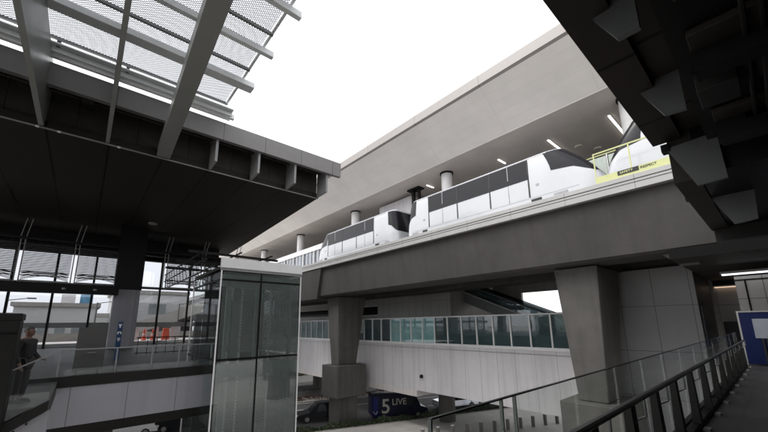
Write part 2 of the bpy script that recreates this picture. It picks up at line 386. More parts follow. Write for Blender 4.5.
# ------------------------------------------------------------------ elevated guideway
gw = thing('elevated_guideway', 'broad concrete guideway beam carrying the white train across the upper picture', 'guideway', (18, 0, 0))
YA, YB = -40, 130
MB().prism([(18.0, 15.42), (18.0, 16.12), (18.32, 16.12), (18.32, 15.9), (27.2, 15.9), (27.2, 15.42)], YA, YB).build('deck', 'kerbmetal', gw, 0.015)
MB().box(17.985, 18.01, YA, YB, 15.86, 15.895).box(17.985, 18.01, YA, YB, 15.72, 15.74).build('groove', 'groove', gw)
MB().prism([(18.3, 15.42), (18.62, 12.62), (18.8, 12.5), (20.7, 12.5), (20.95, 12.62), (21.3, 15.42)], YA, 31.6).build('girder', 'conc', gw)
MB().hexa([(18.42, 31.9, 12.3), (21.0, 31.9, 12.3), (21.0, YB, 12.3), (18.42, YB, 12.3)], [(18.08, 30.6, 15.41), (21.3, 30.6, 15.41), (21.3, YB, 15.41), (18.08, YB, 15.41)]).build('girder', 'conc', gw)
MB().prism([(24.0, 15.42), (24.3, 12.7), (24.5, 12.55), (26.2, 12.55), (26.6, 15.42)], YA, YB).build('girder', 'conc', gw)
for yc in (30.6, 6.9, -16.8, 54.3, 78):
    MB().box(20.7, 24.6, yc - 1.0, yc + 1.0, 12.45, 14.2).build('cross_beam', 'conc', gw, 0.04)
    pr_ = MB()
    p = pr_.hexa([(19.95, yc - 0.68, 5.6), (22.15, yc - 0.68, 5.6), (22.15, yc + 0.68, 5.6), (19.95, yc + 0.68, 5.6)],
                 [(19.55, yc - 1.08, 12.44), (23.1, yc - 1.08, 12.44), (23.1, yc + 1.08, 12.44), (19.55, yc + 1.08, 12.44)]).build('pier', 'conc_pier', gw, 0.06)
    MB().box(19.3, 22.9, yc - 1.4, yc + 1.4, 2.6, 5.6).build('collar', 'conc_pier', p, 0.05)
    MB().box(19.85, 22.2, yc - 0.85, yc + 0.85, 0, 2.6).build('base', 'conc_pier', p, 0.05)

# ------------------------------------------------------------------ train cars
def train_car(name, label, y0, y1, rakeA, rakeB, doors, wins, vents, ry=(0.6, 0.6)):
    """car lengthwise in Y between y0 (low end) and y1; rake = how far the roof end is set back; z base 16.0"""
    XC = 20.42; ZB = 16.0; mid = (y0 + y1) / 2
    t = thing(name, label, 'train car', (XC, mid, ZB), 'white train cars on the elevated guideway')
    prof = [(0.0, 0.10), (0.25, 0.03), (0.6, 0.0), (1.0, 0.03), (1.4, 0.11), (1.8, 0.26), (2.3, 0.48), (2.8, 0.74), (3.15, 0.95), (3.25, 1.0), (3.34, 1.12), (3.40, 1.5)]
    def w(h): return 1.42 if h < 2.2 else (1.42 - 0.03 * (h - 2.2) if h <= 3.2 else (1.36 if h < 3.3 else (1.25 if h < 3.37 else 0.9)))
    def rk(h):
        for (a, b), (c, d) in zip(prof, prof[1:]):
            if a <= h <= c: return b + (d - b) * (h - a) / (c - a)
        return prof[-1][1]
    NC = 8
    def slice_(h, off=0.0):
        ww = w(h) + off; pts = []
        ea = y0 + rk(h) * rakeA - off; eb = y1 - rk(h) * rakeB + off
        rx = 0.55 if h < 3.3 else 0.4
        def end(e, sgn, r):
            q = []
            for k in range(NC + 1):
                th = math.pi / 2 * k / NC
                q.append((-ww + rx * (1 - math.cos(th)), e - sgn * r * (1 - math.sin(th))))
            q += [(-q2[0], q2[1]) for q2 in reversed(q)]
            return q
        A = end(ea, -1, ry[0]); B = end(eb, 1, ry[1])
        # order: start left side mid -> end B (high y) left to right -> right side -> end A right to left
        pts = [(-ww, mid)] + B + [(ww, mid)] + list(reversed(A))
        return [(XC + x, y, ZB + h) for x, y in pts]
    hs = [0.0, 0.12, 0.25, 0.6, 1.0, 1.4, 1.8, 2.3, 2.8, 3.15, 3.25, 3.34, 3.40]
    b = MB(); rows = [slice_(h) for h in hs]; n = len(rows[0])
    for r_ in rows: b.v += r_
    for i in range(len(rows) - 1):
        for k in range(n):
            b.f.append((i * n + k, i * n + (k + 1) % n, (i + 1) * n + (k + 1) % n, (i + 1) * n + k))
    b.f.append(tuple(reversed(range(n)))); b.f.append(tuple((len(rows) - 1) * n + k for k in range(n)))
    b.build('body', 'train_white', t, smooth=True)
    # wrap-round windscreens
    for e in (0, 1):
        i0 = 1 if e else 1 + 2 * (NC + 1) + 1
        idx = list(range(i0, i0 + 2 * (NC + 1)))
        g = MB(); m_ = len(idx); H = []
        rake = rakeB if e else rakeA
        setb = 0.35 * rake
        steps = 8
        for j in range(steps + 1):
            for q, k in enumerate(idx):
                f = abs(q - (m_ - 1) / 2) / ((m_ - 1) / 2)      # 1 at sides
                hl = 1.36 + 0.66 * max(0, (f - 0.3) / 0.7) ** 1.6
                h = hl + (3.2 - hl) * j / steps
                pt = Vector(slice_(h, 0.012)[k])
                if f == 1.0:                                   # run a little way back along the side
                    back = 0.12 + rake * 0.42 * max(0, 3.2 - h) / 1.2
                    pt.y += (-1 if e else 1) * max(0.05, back)
                H.append(pt)
        g.v = [tuple(p) for p in H]
        for j in range(steps):
            for q in range(m_ - 1):
                g.f.append((j * m_ + q, j * m_ + q + 1, (j + 1) * m_ + q + 1, (j + 1) * m_ + q))
        g.build('windscreen', 'train_dark', t, smooth=True)
        ye = (y1 if e else y0)
        dr = -1 if e else 1
        MB().box(XC - 1.02, XC + 1.02, ye - 0.03 if e else ye - 0.012, ye + 0.012 if e else ye + 0.03, ZB + 0.28, ZB + 0.62).build('bumper', 'gasket', t, 0.008)
    for sd in (-1, 1):
        def sx(h, o=0.0): return XC + sd * (w(h) + o)
        def pane(a, c, h0, h1, o=0.008):
            q = MB(); xs0 = sx(h0, o); xs1 = sx(h1, o); e_ = -sd * 0.03
            q.hexa([(xs0, a, ZB + h0), (xs0 + e_, a, ZB + h0), (xs0 + e_, c, ZB + h0), (xs0, c, ZB + h0)],
                   [(xs1, a, ZB + h1), (xs1 + e_, a, ZB + h1), (xs1 + e_, c, ZB + h1), (xs1, c, ZB + h1)])
            return q
        for a, c in wins:
            pane(a - 0.03, c + 0.03, 1.9, 3.16).build('window', 'train_dark', t)
        for a, c in doors:
            d = pane(a, c, 0.78, 2.0, 0.004); md = (a + c) / 2
            dd = d.build('door', 'train_white', t)
            for lo, hi in ((a, md), (md, c)):
                pane(lo, hi, 1.9, 3.16, 0.010).build('door_window', 'train_dark', dd)
            for yy, ww_ in ((a, 0.09), (c, 0.09), (md, 0.05)):
                pane(yy - ww_ / 2, yy + ww_ / 2, 0.78, 3.16, 0.02).build('door_seal', 'gasket' if yy != md else 'train_grey', dd)
        q = pane(y0 + 1.1, y1 - 1.1, 0.70, 0.725, 0.006); q.build('skirt_seam', 'train_grey', t)
        q = pane(y0 + 1.6 * rakeA * 0.6 + 0.9, y1 - 1.6 * rakeB * 0.6 - 0.9, 3.165, 3.2, 0.01); q.build('roof_gutter', 'train_grey', t)
        for yy in (y0 + 2.9 + rakeA * .3, y1 - 2.1 - rakeB * .3):
            pane(yy - 0.008, yy + 0.008, 0.1, 3.0 if abs(yy - mid) < 5.5 else 1.6, 0.003).build('panel_seam', 'train_grey', t)
        for yy in (doors[0][0] - 0.5, doors[1][1] + 0.5):
            pane(yy - 0.09, yy + 0.09, 1.35, 1.5, 0.008).build('door_button_panel', 'train_grey', t)
        for yy, ln, mm in vents:
            pane(yy - ln / 2, yy + ln / 2, 0.36, 0.64, 0.012).build('vent', mm, t, 0.03)
    # wheels bogies and underframe
    for yy in (y0 + 2.6, y1 - 2.6):
        bg = MB().box(XC - 0.9, XC + 0.9, yy - 0.9, yy + 0.9, ZB - 0.08, ZB + 0.02).build('bogie', 'black', t)
        for sx_ in (-1, 1):
            for dy in (-0.6, 0.6):
                MB().prism([(yy + dy + 0.35 * math.cos(a * math.pi / 8), ZB - 0.0 + 0.08 * math.sin(a * math.pi / 8)) for a in range(16)], XC + sx_ * 0.75 - 0.15, XC + sx_ * 0.75 + 0.15, 'x').build('wheel', 'tyre', bg)
    rb = MB()
    for k in range(5):
        yy = y0 + 3.2 + k * (y1 - y0 - 6.4) / 4
        rb.box(XC - 0.55, XC + 0.55, yy - 0.5, yy + 0.5, ZB + 3.39, ZB + 3.47)
    rb.build('roof_unit', 'train_grey', t, 0.02)
    return t
train_car('train_car', 'white train car with long raked nose, nearest whole car in the middle of the guideway', 4.85, 19.0, 1.8, 0.5,
          [(8.62, 11.2), (13.8, 16.45)], [(11.28, 13.72)],
          [(8.25, 0.62, 'gasket'), (6.9, 0.75, 'train_grey'), (16.9, 0.5, 'gasket'), (17.9, 0.6, 'train_grey')], ry=(0.95, 0.7))
train_car('train_car', 'white train car coupled farther back, left of the long-nosed car', 20.1, 33.2, 0.35, 1.4,
          [(23.1, 25.7), (28.1, 30.8)], [(25.78, 28.02)],
          [(22.6, 0.55, 'gasket'), (21.3, 0.6, 'train_grey'), (31.2, 0.5, 'gasket'), (32.2, 0.5, 'train_grey')], ry=(0.6, 1.0))
train_car('train_car', 'white train car behind the yellow fence, half hidden by the dark canopy on the right', -9.0, 4.75, 1.0, 1.35,
          [(-1.6, 1.0), (-6.5, -3.9)], [(-3.8, -1.7)],
          [(1.9, 0.55, 'gasket'), (-7.2, 0.55, 'gasket')], ry=(0.8, 0.5))

# safety fence beside the third car
t = thing('safety_fence', 'yellow edge fence with printed toe board beside the rightmost train car', 'fence', (18.25, 2, 16.12))
MB().bar((18.22, 4.95, 17.72), (18.22, -6, 17.72), 0.06).build('top_rail', 'yellow', t)
for k in range(8):
    y = 4.92 - k * 1.45
    MB().bar((18.22, y, 16.12), (18.22, y, 17.72), 0.05).build('post', 'yellow', t)
tb = MB().box(18.17, 18.2, -6, 4.95, 16.14, 16.5).build('toe_board', 'yellow', t)
MB().box(18.15, 18.168, 3.2, 4.02, 16.29, 16.49).build('banner_patch', 'gasket', tb)
text_part('banner_text', 'SAFETY', 0.155, 'yellow', frame3((0, -1, 0), (0, 0, 1), (18.143, 3.93, 16.335)), tb, 0.004)
text_part('banner_text', 'RESPECT', 0.155, 'gasket', frame3((0, -1, 0), (0, 0, 1), (18.164, 3.15, 16.335)), tb, 0.004)
t = thing('rear_fence', 'yellow topped fence with pale sheets seen in the gap between the two train noses', 'fence', (22.6, 5, 16.1))
MB().bar((22.6, 9.0, 19.5), (22.6, -2, 19.5), 0.07).bar((22.6, 9.0, 17.2), (22.6, -2, 17.2), 0.05).build('rail', 'yellow', t)
for k in range(9):
    MB().bar((22.6, 9.0 - k * 1.2, 15.9), (22.6, 9.0 - k * 1.2, 19.5), 0.06).build('post', 'frame_white', t)
    MB().box(22.63, 22.65, 7.86 - k * 1.2, 8.94 - k * 1.2, 16.2, 19.4).build('mesh_panel', 'mesh_white', t)

# ------------------------------------------------------------------ train station: canopy, columns, walls
st = thing('train_station', 'train station with a long beige canopy soffit on round white columns over the guideway', 'train station', (25, 10, 0))
RY0, RY1 = -45, 82
rf = MB().prism([(18.3, 25.36), (18.3, 26.06), (18.6, 26.3), (44, 25.6), (44, 23.6), (21.5, 23.3)], RY0, RY1).build('roof', 'fascia', st)
MB().prism([(18.33, 25.355), (21.5, 23.0), (21.5, 23.2), (18.33, 25.5)], RY0 + .1, RY1 - .1).build('outer_soffit', 'soffit', rf)
MB().box(21.5, 44, RY0 + .1, RY1 - .1, 22.98, 23.12).build('inner_soffit', 'soffit_in', rf)
for y in (4.1, 18.0, 31.9, 45.8, 59.6, -9.8):
    c = MB().cyl(23.45, y, 15.9, 22.86, 0.5).build('column', 'white_paint', st, smooth=True)
    MB().cyl(23.45, y, 22.84, 22.975, 0.6).build('collar', 'dark_metal', c, smooth=True)
MB().box(24.2, 34, 23.2, 28.3, 16, 22.65).build('machine_room', 'white_panel', st, 0.02)
MB().box(23.8, 24.05, 22.5, 22.8, 15.9, 22.97).box(23.8, 24.05, 21.75, 22.0, 15.9, 22.97).box(23.5, 24.35, 21.55, 23.15, 22.82, 22.975).build('duct', 'dark_metal', st)
MB().box(24.5, 34, 19.5, 21.5, 16, 21.5).build('machine_room', 'soffit', st, 0.02)
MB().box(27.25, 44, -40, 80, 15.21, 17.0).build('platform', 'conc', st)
wl = MB().box(43.5, 44, -40, 14, 17.0, 22.97).box(43.5, 44, 34, 80, 17.0, 22.97).build('rear_wall', 'tower_x', st)
# lower concourse of the station behind the bridge
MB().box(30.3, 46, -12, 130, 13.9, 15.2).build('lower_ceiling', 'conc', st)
wb = MB()
wb.box(38, 38.4, 19.4, 30, 5.5, 13.9).box(38, 38.4, -12, 14.6, 5.5, 13.9).box(38, 38.4, 14.6, 19.4, 5.5, 10.6).box(38, 38.4, 14.6, 19.4, 12.95, 13.9).box(38, 38.4, 30, 130, 5.5, 13.9)
cwl = wb.build('concourse_wall', 'tower_x', st)
MB().box(37.9, 37.99, 34, 130, 11.2, 12.6).build('window_band', 'car_glass', cwl)
MB().box(37.85, 37.99, 34, 130, 12.62, 12.75).box(37.85, 37.99, 34, 130, 11.05, 11.18).build('window_sill', 'frame_white', cwl)
MB().box(27.9, 36, 21.8, 33.2, 7.8, 13.9).build('stair_core', 'tower_x', st, 0.03)
# tube lights in the canopy soffit
TL = [(9.4, 24.6, 33.3, 'long white tube light above the nose of the nearest whole train car'),
      (5.44, 24.6, 33.3, 'white tube light in the soffit above the windscreen of the half-hidden train car'),
      (13.45, 24.5, 25.7, 'short white tube light just over the roof edge of the middle train car'),
      (20.85, 23.9, 25.0, 'short white tube light beside the round column between the two left cars')]
for y, xa, xb, lb in TL:
    t = thing('tube_light', lb, 'ceiling light', (xa, y, 22.97), 'tube lights in the station soffit')
    MB().box(xa, xb, y - 0.09, y + 0.09, 22.93, 22.975).build('housing', 'frame_white', t)
    MB().box(xa + 0.05, xb - 0.05, y - 0.055, y + 0.055, 22.87, 22.929).build('diffuser', 'tube', t)
# small ceiling fittings
for k, (x, y) in enumerate([(27.5, 8.3), (29.0, 7.45)]):
    o = MB().cyl(x, y, 22.86, 22.975, 0.26).build('ceiling_speaker', 'soffit_in', None, smooth=True)
    tag(o, ['round ceiling fitting in the soffit, the left of the two between the tube lights', 'round ceiling fitting in the soffit, the right of the two between the tube lights'][k], 'ceiling fitting', 'round fittings in the station soffit')
# platform screen on the far side of the left train end
t = thing('platform_screen', 'white platform screen with vertical bars left of the farthest train car', 'platform screen', (22.6, 50, 15.9))
MB().box(22.5, 22.7, 33.6, 80, 19.4, 20.1).build('header', 'frame_white', t, 0.02)
MB().box(22.55, 22.65, 33.6, 80, 15.9, 16.9).build('base_panel', 'white_paint', t)
for k in range(46):
    y = 34 + k * 1.0
    if k % 3 == 0: MB().box(22.5, 22.72, y, y + 0.16, 16.9, 19.4).build('post', 'frame_white', t)
    else: MB().box(22.55, 22.62, y, y + 0.07, 16.9, 19.4).build('bar', 'frame_white', t)
MB().box(22.66, 22.68, 33.6, 80, 16.9, 19.4).build('glass_panel', 'g_wall', t)

# ------------------------------------------------------------------ pedestrian bridge
br = thing('pedestrian_bridge', 'white panelled footbridge with tall glass sides passing behind the concrete piers', 'footbridge', (23.5, 20, 3.7))
MB().box(23.5, 23.75, 7.1, 75, 3.74, 7.72).build('side_panel', 'white_panel', br)
MB().box(23.44, 23.8, 7.1, 75, 7.72, 7.93).build('sill', 'frame_white', br, 0.01)
MB().box(23.46, 23.49, 7.1, 75, 7.44, 7.465).build('shadow_gap', 'grey_metal', br)
MB().box(23.5, 29.8, 22.6, 75, 3.18, 3.735).build('lower_band', mat('beige_panel', (0.58, 0.55, 0.53), 0.5, noise=0.04, grid=(('y', 1.44, 10.16, 0.022),)), br)
MB().box(23.76, 29.8, 7.1, 75, 3.9, 7.8).build('floor_slab', 'conc', br)
MB().box(29.55, 29.8, 7.1, 75, 7.8, 9.0).build('far_parapet', 'teal_hoard', br)
MB().box(24.6, 24.65, 7.2, 20.5, 7.81, 8.75).box(24.6, 24.65, 28.5, 70, 7.81, 8.75).build('hoarding', 'teal_hoard', br)
MB().box(23.48, 23.6, 7.1, 75, 10.1, 10.2).build('top_rail', 'frame_white', br, 0.01)
k = -2
while 10.16 + 1.44 * k < 74:
    y = 10.16 + 1.44 * k
    if y > 7.1: MB().box(23.47, 23.62, y - 0.05, y + 0.05, 7.93, 10.1).build('mullion', 'frame_white', br)
    ya = max(y + 0.05, 7.1)
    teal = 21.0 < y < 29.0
    MB().box(23.54, 23.56, ya, y + 1.39, 7.93, 10.1).build('glass_pane', 'g_teal_sheen' if 19.9 < y < 26 else 'g_bridge', br)  # panes in the middle stretch have their reflection painted in
    k += 1
MB().cyl(28.6, 23.4, 0.1, 3.9, 0.82).build('column', 'conc_pier', br, smooth=True)
MB().cyl(28.6, 48.4, 0.1, 3.9, 0.82).build('column', 'conc_pier', br, smooth=True)
MB().cyl(23.46, 20.9, 5.2, 5.25, 0.01).build('bolt', 'dark_metal', br)
o = MB().prism([(21.9 + 0.13 * math.cos(a * math.pi / 8), 5.0 + 0.16 * math.sin(a * math.pi / 8)) for a in range(16)], 23.3, 23.5, 'x').build('wall_lamp', 'dark_metal'); tag(o, 'small round dark fitting on the white side of the footbridge', 'wall lamp')

# escalator up behind the bridge
es = thing('escalator', 'dark escalator rising to the left behind the glass footbridge', 'escalator', (30.4, 12, 8))
def inc(x0, x1, dz0, dz1, ya=12.2, za=8.9, yb=26.2, zb=14.6):
    return MB().hexa([(x0, ya, za + dz0), (x1, ya, za + dz0), (x1, yb, zb + dz0), (x0, yb, zb + dz0)],
                     [(x0, ya, za + dz1), (x1, ya, za + dz1), (x1, yb, zb + dz1), (x0, yb, zb + dz1)])
inc(30.4, 32.6, -1.0, 0.0).build('truss', 'grey_metal', es)
for x in (30.42, 31.5, 32.55):
    bl = inc(x, x + 0.03, 0.0, 0.95).build('balustrade', 'g_bridge', es)
    inc(x - 0.05, x + 0.08, 0.95, 1.05).build('handrail', 'black', bl)
inc(30.3, 30.4, -1.05, -0.9).build('trim', 'grey_metal', es); inc(30.3, 30.4, -0.05, 0.05).build('trim', 'frame_white', es); inc(31.44, 31.5, 0.0, 0.12).build('trim', 'grey_metal', es); inc(30.3, 30.38, 0.86, 0.94).build('trim', 'grey_metal', es)

# stair tower
tw = thing('stair_tower', 'grey panel clad stair tower to the right of the right-hand concrete pier', 'tower', (24, 5, 0))
MB().box(24.0, 30.0, 2.75, 7.05, 0, 12.49).build('wall', 'tower', tw)
MB().box(24.6, 26.2, 2.70, 2.745, 8.3, 10.3).build('door', mat('slate_door', (0.06, 0.075, 0.1), 0.35), tw)

# ------------------------------------------------------------------ glass lift tower
lf = thing('glass_elevator', 'free-standing glass lift shaft with white metal cap in front of the left walkway', 'elevator', (5.8, 16.7, 0))
X0, X1, Y0, Y1 = 4.02, 7.5, 14.5, 18.9
MB().box(X0 - 0.03, X1 + 0.04, Y0 - 0.06, Y0 + 0.14, 11.93, 12.34).build('roof_cap', 'frame_white', lf, 0.01)
MB().box(X0, X1, Y0 + 0.145, Y1, 11.9, 12.02).build('roof', 'dark_metal', lf)
MB().box(X0 - 0.03, X1 + 0.03, Y0 - 0.03, Y0 + 0.1, 11.82, 11.925).build('cap_trim', 'grey_metal', lf)
for x, y in ((X0, Y0), (X1, Y0), (X0, Y1), (X1, Y1)):
    MB().box(x - 0.025, x + 0.025, y - 0.025, y + 0.025, 0.14, 11.82).build('corner_post', 'frame_white', lf, 0.01)
XM = 5.64
zt = [0.2, 4.6, 8.32, 11.82]
for za, zb in zip(zt, zt[1:]):
    for xa, xb in ((X0 + 0.05, XM), (XM, X1 - 0.05)):
        MB().box(xa + 0.03, xb - 0.03, Y0 - 0.005, Y0 + 0.015, za + 0.04, zb - 0.04).build('glass_pane', 'g_lift', lf)
    for ya, yb in ((Y0 + 0.05, 16.7), (16.7, Y1 - 0.05)):
        MB().box(X0 - 0.005, X0 + 0.015, ya + 0.02, yb - 0.02, za + 0.04, zb - 0.04).build('glass_pane', 'g_rail', lf)
        MB().box(X1 - 0.015, X1 + 0.005, ya + 0.02, yb - 0.02, za + 0.04, zb - 0.04).build('glass_pane', 'g_lift', lf)
for z in (4.6, 8.32, 11.45):
    MB().box(X0 + 0.05, X1 - 0.05, Y0 - 0.02, Y0 + 0.05, z - 0.035, z + 0.035).box(X0 - 0.02, X0 + 0.045, Y0 + 0.05, Y1 - 0.05, z - 0.035, z + 0.035).build('transom', 'black', lf)
MB().box(XM - 0.03, XM + 0.03, Y0 - 0.021, Y0 + 0.05, 0.2, 11.8).build('mullion', 'black', lf)
# steel frame and perforated screens inside
for xa, xb in ((4.5, 5.52), (5.78, 7.05)):
    for za, zb in ((8.62, 11.15), (4.85, 7.5), (0.4, 4.3)):
        MB().box(xa, xb, 14.66, 14.67, za, zb).build('perforated_screen', 'lift_mesh', lf)
        MB().box(xa - 0.05, xa, 14.64, 14.69, za, zb).box(xb, xb + 0.05, 14.64, 14.69, za, zb).box(xa, xb, 14.64, 14.69, zb, zb + 0.05).box(xa, xb, 14.64, 14.69, za - 0.05, za).build('screen_frame', 'screen_grey', lf)
for z in (7.62, 3.95, 11.2):
    MB().box(X0 + 0.1, X1 - 0.1, 14.72, 14.9, z, z + 0.5).build('inner_beam', 'screen_grey', lf)
for x in (4.42, 5.62, 7.15):
    MB().box(x - 0.06, x + 0.06, 14.76, 14.88, 0.2, 11.7).build('inner_post', 'screen_grey', lf)
for x, y in ((4.72, 15.5), (4.95, 15.9), (5.25, 15.5), (6.2, 15.8), (6.6, 15.6)):
    MB().box(x - 0.035, x + 0.035, y, y + 0.07, 0.2, 11.5).build('guide_rail', 'frame_white', lf)
MB().box(4.75, 5.3, 15.9, 15.98, 8.2, 10.7).box(4.7, 4.75, 15.88, 16.0, 8.1, 10.8).box(5.3, 5.35, 15.88, 16.0, 8.1, 10.8).build('lift_door', 'screen_grey', lf)
cab = MB().box(4.6, 6.9, 16.2, 18.3, 5.4, 7.8).build('cab', 'dark_metal', lf)
MB().box(4.3, 7.2, 17.9, 18.0, 8.0, 11.8).box(4.3, 7.2, 18.3, 18.4, 0.2, 7.9).build('rear_wall', 'dark_metal', lf)
MB().box(X0 - 0.1, X1 + 0.1, Y0 - 0.1, Y1 + 0.1, 0.0, 0.2).build('plinth', 'conc_pier', lf, 0.02)

# ------------------------------------------------------------------ left concourse building
cb = thing('concourse_building', 'dark roofed station concourse with grey walkway and glazed back on the left', 'building', (0, 20, 0))
# roof: fascia, recess, soffit
MB().box(-16, 11.65, 17.5, 17.75, 19.05, 20.0).build('roof_fascia', 'dark_fascia', cb)
MB().box(-16, 11.6, 17.75, 19.2, 19.6, 19.98).build('roof_deck', 'recess_grey', cb)
MB().box(-16, 10.8, 19.1, 19.19, 18.1, 19.6).build('recess_panel', 'recess_grey', cb)
MB().bar((-16, 18.4, 19.3), (10.8, 18.4, 19.3), 0.12, n=8).build('recess_pipe', 'recess_grey', cb)
MB().prism([(-16, 18.85), (10.8, 18.85), (12.0, 41), (-16, 41)], 17.8, 18.1, 'z').build('soffit', 'dark_soffit', cb)
MB().prism([(-16, 19.2), (10.85, 19.2), (12.05, 41.1), (-16, 41.1)], 18.1, 19.95, 'z').build('roof_body', 'dark_metal', cb)
for k in range(-8, 5):
    x = 2.2 * k + 2.02
    if k > 0: x = 2.02 + 2.18 * k
    if k > 0:
        MB().prism([(17.7, 19.04), (17.7, 17.86), (18.84, 17.82), (18.84, 19.59), (17.76, 19.59), (17.76, 19.04)], x - 0.06, x + 0.06, 'x').build('fin', 'fin', cb)
MB().box(-16, 10.8, 18.86, 18.9, 17.74, 17.8).build('soffit_trim', 'grey_metal', cb)
# walkway slab
MB().box(-16, 7.3, 16.0, 40.2, 7.2, 8.0).build('floor_slab', 'floor', cb)
MB().box(-16, 7.3, 15.9, 15.99, 7.68, 8.03).build('edge_band', 'dark_metal', cb)
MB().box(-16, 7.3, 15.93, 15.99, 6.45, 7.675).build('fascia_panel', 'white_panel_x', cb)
MB().prism([(15.95, 6.44), (40.2, 6.44), (40.2, 5.9), (16.9, 5.9)], -16, 7.3, 'x').build('underside', 'dark_metal', cb)
# columns
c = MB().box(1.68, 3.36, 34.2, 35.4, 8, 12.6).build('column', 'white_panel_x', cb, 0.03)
MB().box(1.62, 3.42, 34.15, 35.45, 12.6, 17.79).build('column_shaded_top', 'black', c)  # upper part of the same pale column, black for the shade under the roof
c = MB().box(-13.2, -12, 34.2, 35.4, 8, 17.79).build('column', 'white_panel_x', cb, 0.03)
for x in (4.3, 5.0):
    MB().box(x, x + 0.28, 19.2, 19.5, 8.0, 10.2).build('door_post', 'black', cb)
# supports under the slab
for x in (-9, 1.8):
    MB().cyl(x, 30, 0, 5.9, 0.6).build('support_column', 'conc_pier', cb, smooth=True)
# curtain wall at the back
YW = 40.0
cw = MB().box(-16, 11.5, YW - 0.1, YW + 0.1, 9.63, 10.08).box(-16, 11.5, YW - 0.1, YW + 0.1, 8.0, 8.15).box(-16, 11.5, YW - 0.1, YW + 0.1, 13.3, 13.45).build('curtain_wall', 'grey_metal', cb)
mx = -4.63 - 2.53 * 4
while mx < 11:
    MB().box(mx - 0.08, mx + 0.08, YW - 0.14, YW + 0.14, 8.0, 17.79).build('mullion', 'dark_metal', cw)
    MB().box(mx + 0.08, mx + 2.45, YW - 0.01, YW + 0.01, 8.15, 9.62).build('glass_pane', 'g_wall', cw)
    MB().box(mx + 0.08, mx + 2.45, YW - 0.01, YW + 0.01, 10.09, 15.9).build('glass_pane', 'g_wall', cw)
    mx += 2.53
MB().box(-16, 10.5, YW - 0.2, YW + 0.3, 15.95, 17.79).build('bulkhead', 'dark_metal', cb)
MB().box(-16, 11.6, 37.0, 37.4, 16.0, 16.5).build('catwalk_beam', 'black', cb)
# long dark services box with small lights
sb = MB().box(-16, 1.9, 33.2, 33.9, 12.06, 12.7).build('service_box', 'black', cb, 0.02)
for x in (-9, -6.2, -1.2, 0.5):
    MB().cyl(x, 33.1, 12.3, 12.42, 0.12, n=12).build('spot_fitting', 'grey_metal', sb)
# catwalk frames under the roof, with blades shaped as the glazing's reflected lines
for k in range(-4, 5):
    x = -4.15 + k * 3.08
    if 0.9 < x < 2.5: continue
    fr = MB()
    for xx in (x, x + 0.24): fr.box(xx, xx + 0.07, 36.3, 36.4, 13.0, 16.2)
    fr.box(x + 0.3, x + 3.0, 36.3, 36.4, 13.05, 13.17).box(x + 0.3, x + 3.0, 36.3, 36.4, 13.5, 13.58)
    f = fr.build('catwalk_frame', 'grey_metal', cb)
    lv = MB()
    for j in range(20):
        z = 13.7 + j * 0.125
        lv.prism([(36.42, z), (36.44, z + 0.03), (36.7, z + 0.11), (36.68, z + 0.03)], x + 0.3, x + 3.0, 'x')
    for j in range(6):       # bowed lower blades: curved reflections in the glass given shape
        n = 10
        zz = lambda a: 13.22 + j * 0.11 + 0.3 * math.sin(math.pi * a) * (1 - j * 0.14)
        for i in range(n):
            a0, a1 = i / n, (i + 1) / n
            lv.bar((x + 0.35 + 2.6 * a0, 36.5, zz(a0)), (x + 0.35 + 2.6 * a1, 36.5, zz(a1)), 0.05)
    lv.build('reflection_blades', 'reflection_grey', f)
MB().box(-16, 11, 36.25, 36.55, 16.2, 16.4).box(-16, 11, 36.2, 36.45, 12.9, 13.0).build('catwalk_rail', 'dark_metal', cb)
for k in range(-4, 6):
    x = -4.15 + k * 3.08
    for xx in (x, x + 0.3): MB().bar((xx, 36.3, 16.4), (xx + 0.2, 36.1, 17.78), 0.05).build('hanger_rod', 'grey_metal', cb)
for x in (5.2, 7.2, 9.2):
    tr = MB()
    for z in (14.2, 13.6, 12.9): tr.bar((x, 22, z), (x, 36, z), 0.07)
    for j in range(14): tr.bar((x, 22 + j, 12.9), (x, 23 + j, 14.2), 0.035)
    tr.build('roof_truss', 'dark_metal', cb)
for y in (24, 28, 32):
    MB().box(4.6, 10.5, y, y + 0.12, 14.25, 14.4).build('cross_tie', 'dark_metal', cb)

# ceiling lamp cluster on the soffit
t = MB().cyl(3.4, 32, 17.7, 17.79, 0.3, n=20).build('soffit_lamp', 'grey_metal'); tag(t, 'small round fitting on the dark soffit above the white column', 'ceiling light')
t = MB().prism([(18.2 + 0.4 * math.cos(a * math.pi / 8), 19.2 + 0.35 * math.sin(a * math.pi / 8)) for a in range(16)], -1.1, -0.7, 'x').build('recess_floodlight', 'dark_metal'); tag(t, 'round dark floodlight tucked in the roof recess between the two left beams', 'floodlight')
for k, (x, lb) in enumerate([(-2.3, 'left of the leftmost beam foot'), (-1.65, 'right of the leftmost beam foot'), (0.35, 'right of the middle beam foot')]):
    t = MB().cyl(x, 18.7, 17.66, 17.71, 0.06, n=12).build('beam_bolt_lamp', 'frame_white'); tag(t, 'tiny bright bead on the dark soffit edge, ' + lb, 'small lamp', 'tiny lamps along the soffit edge')

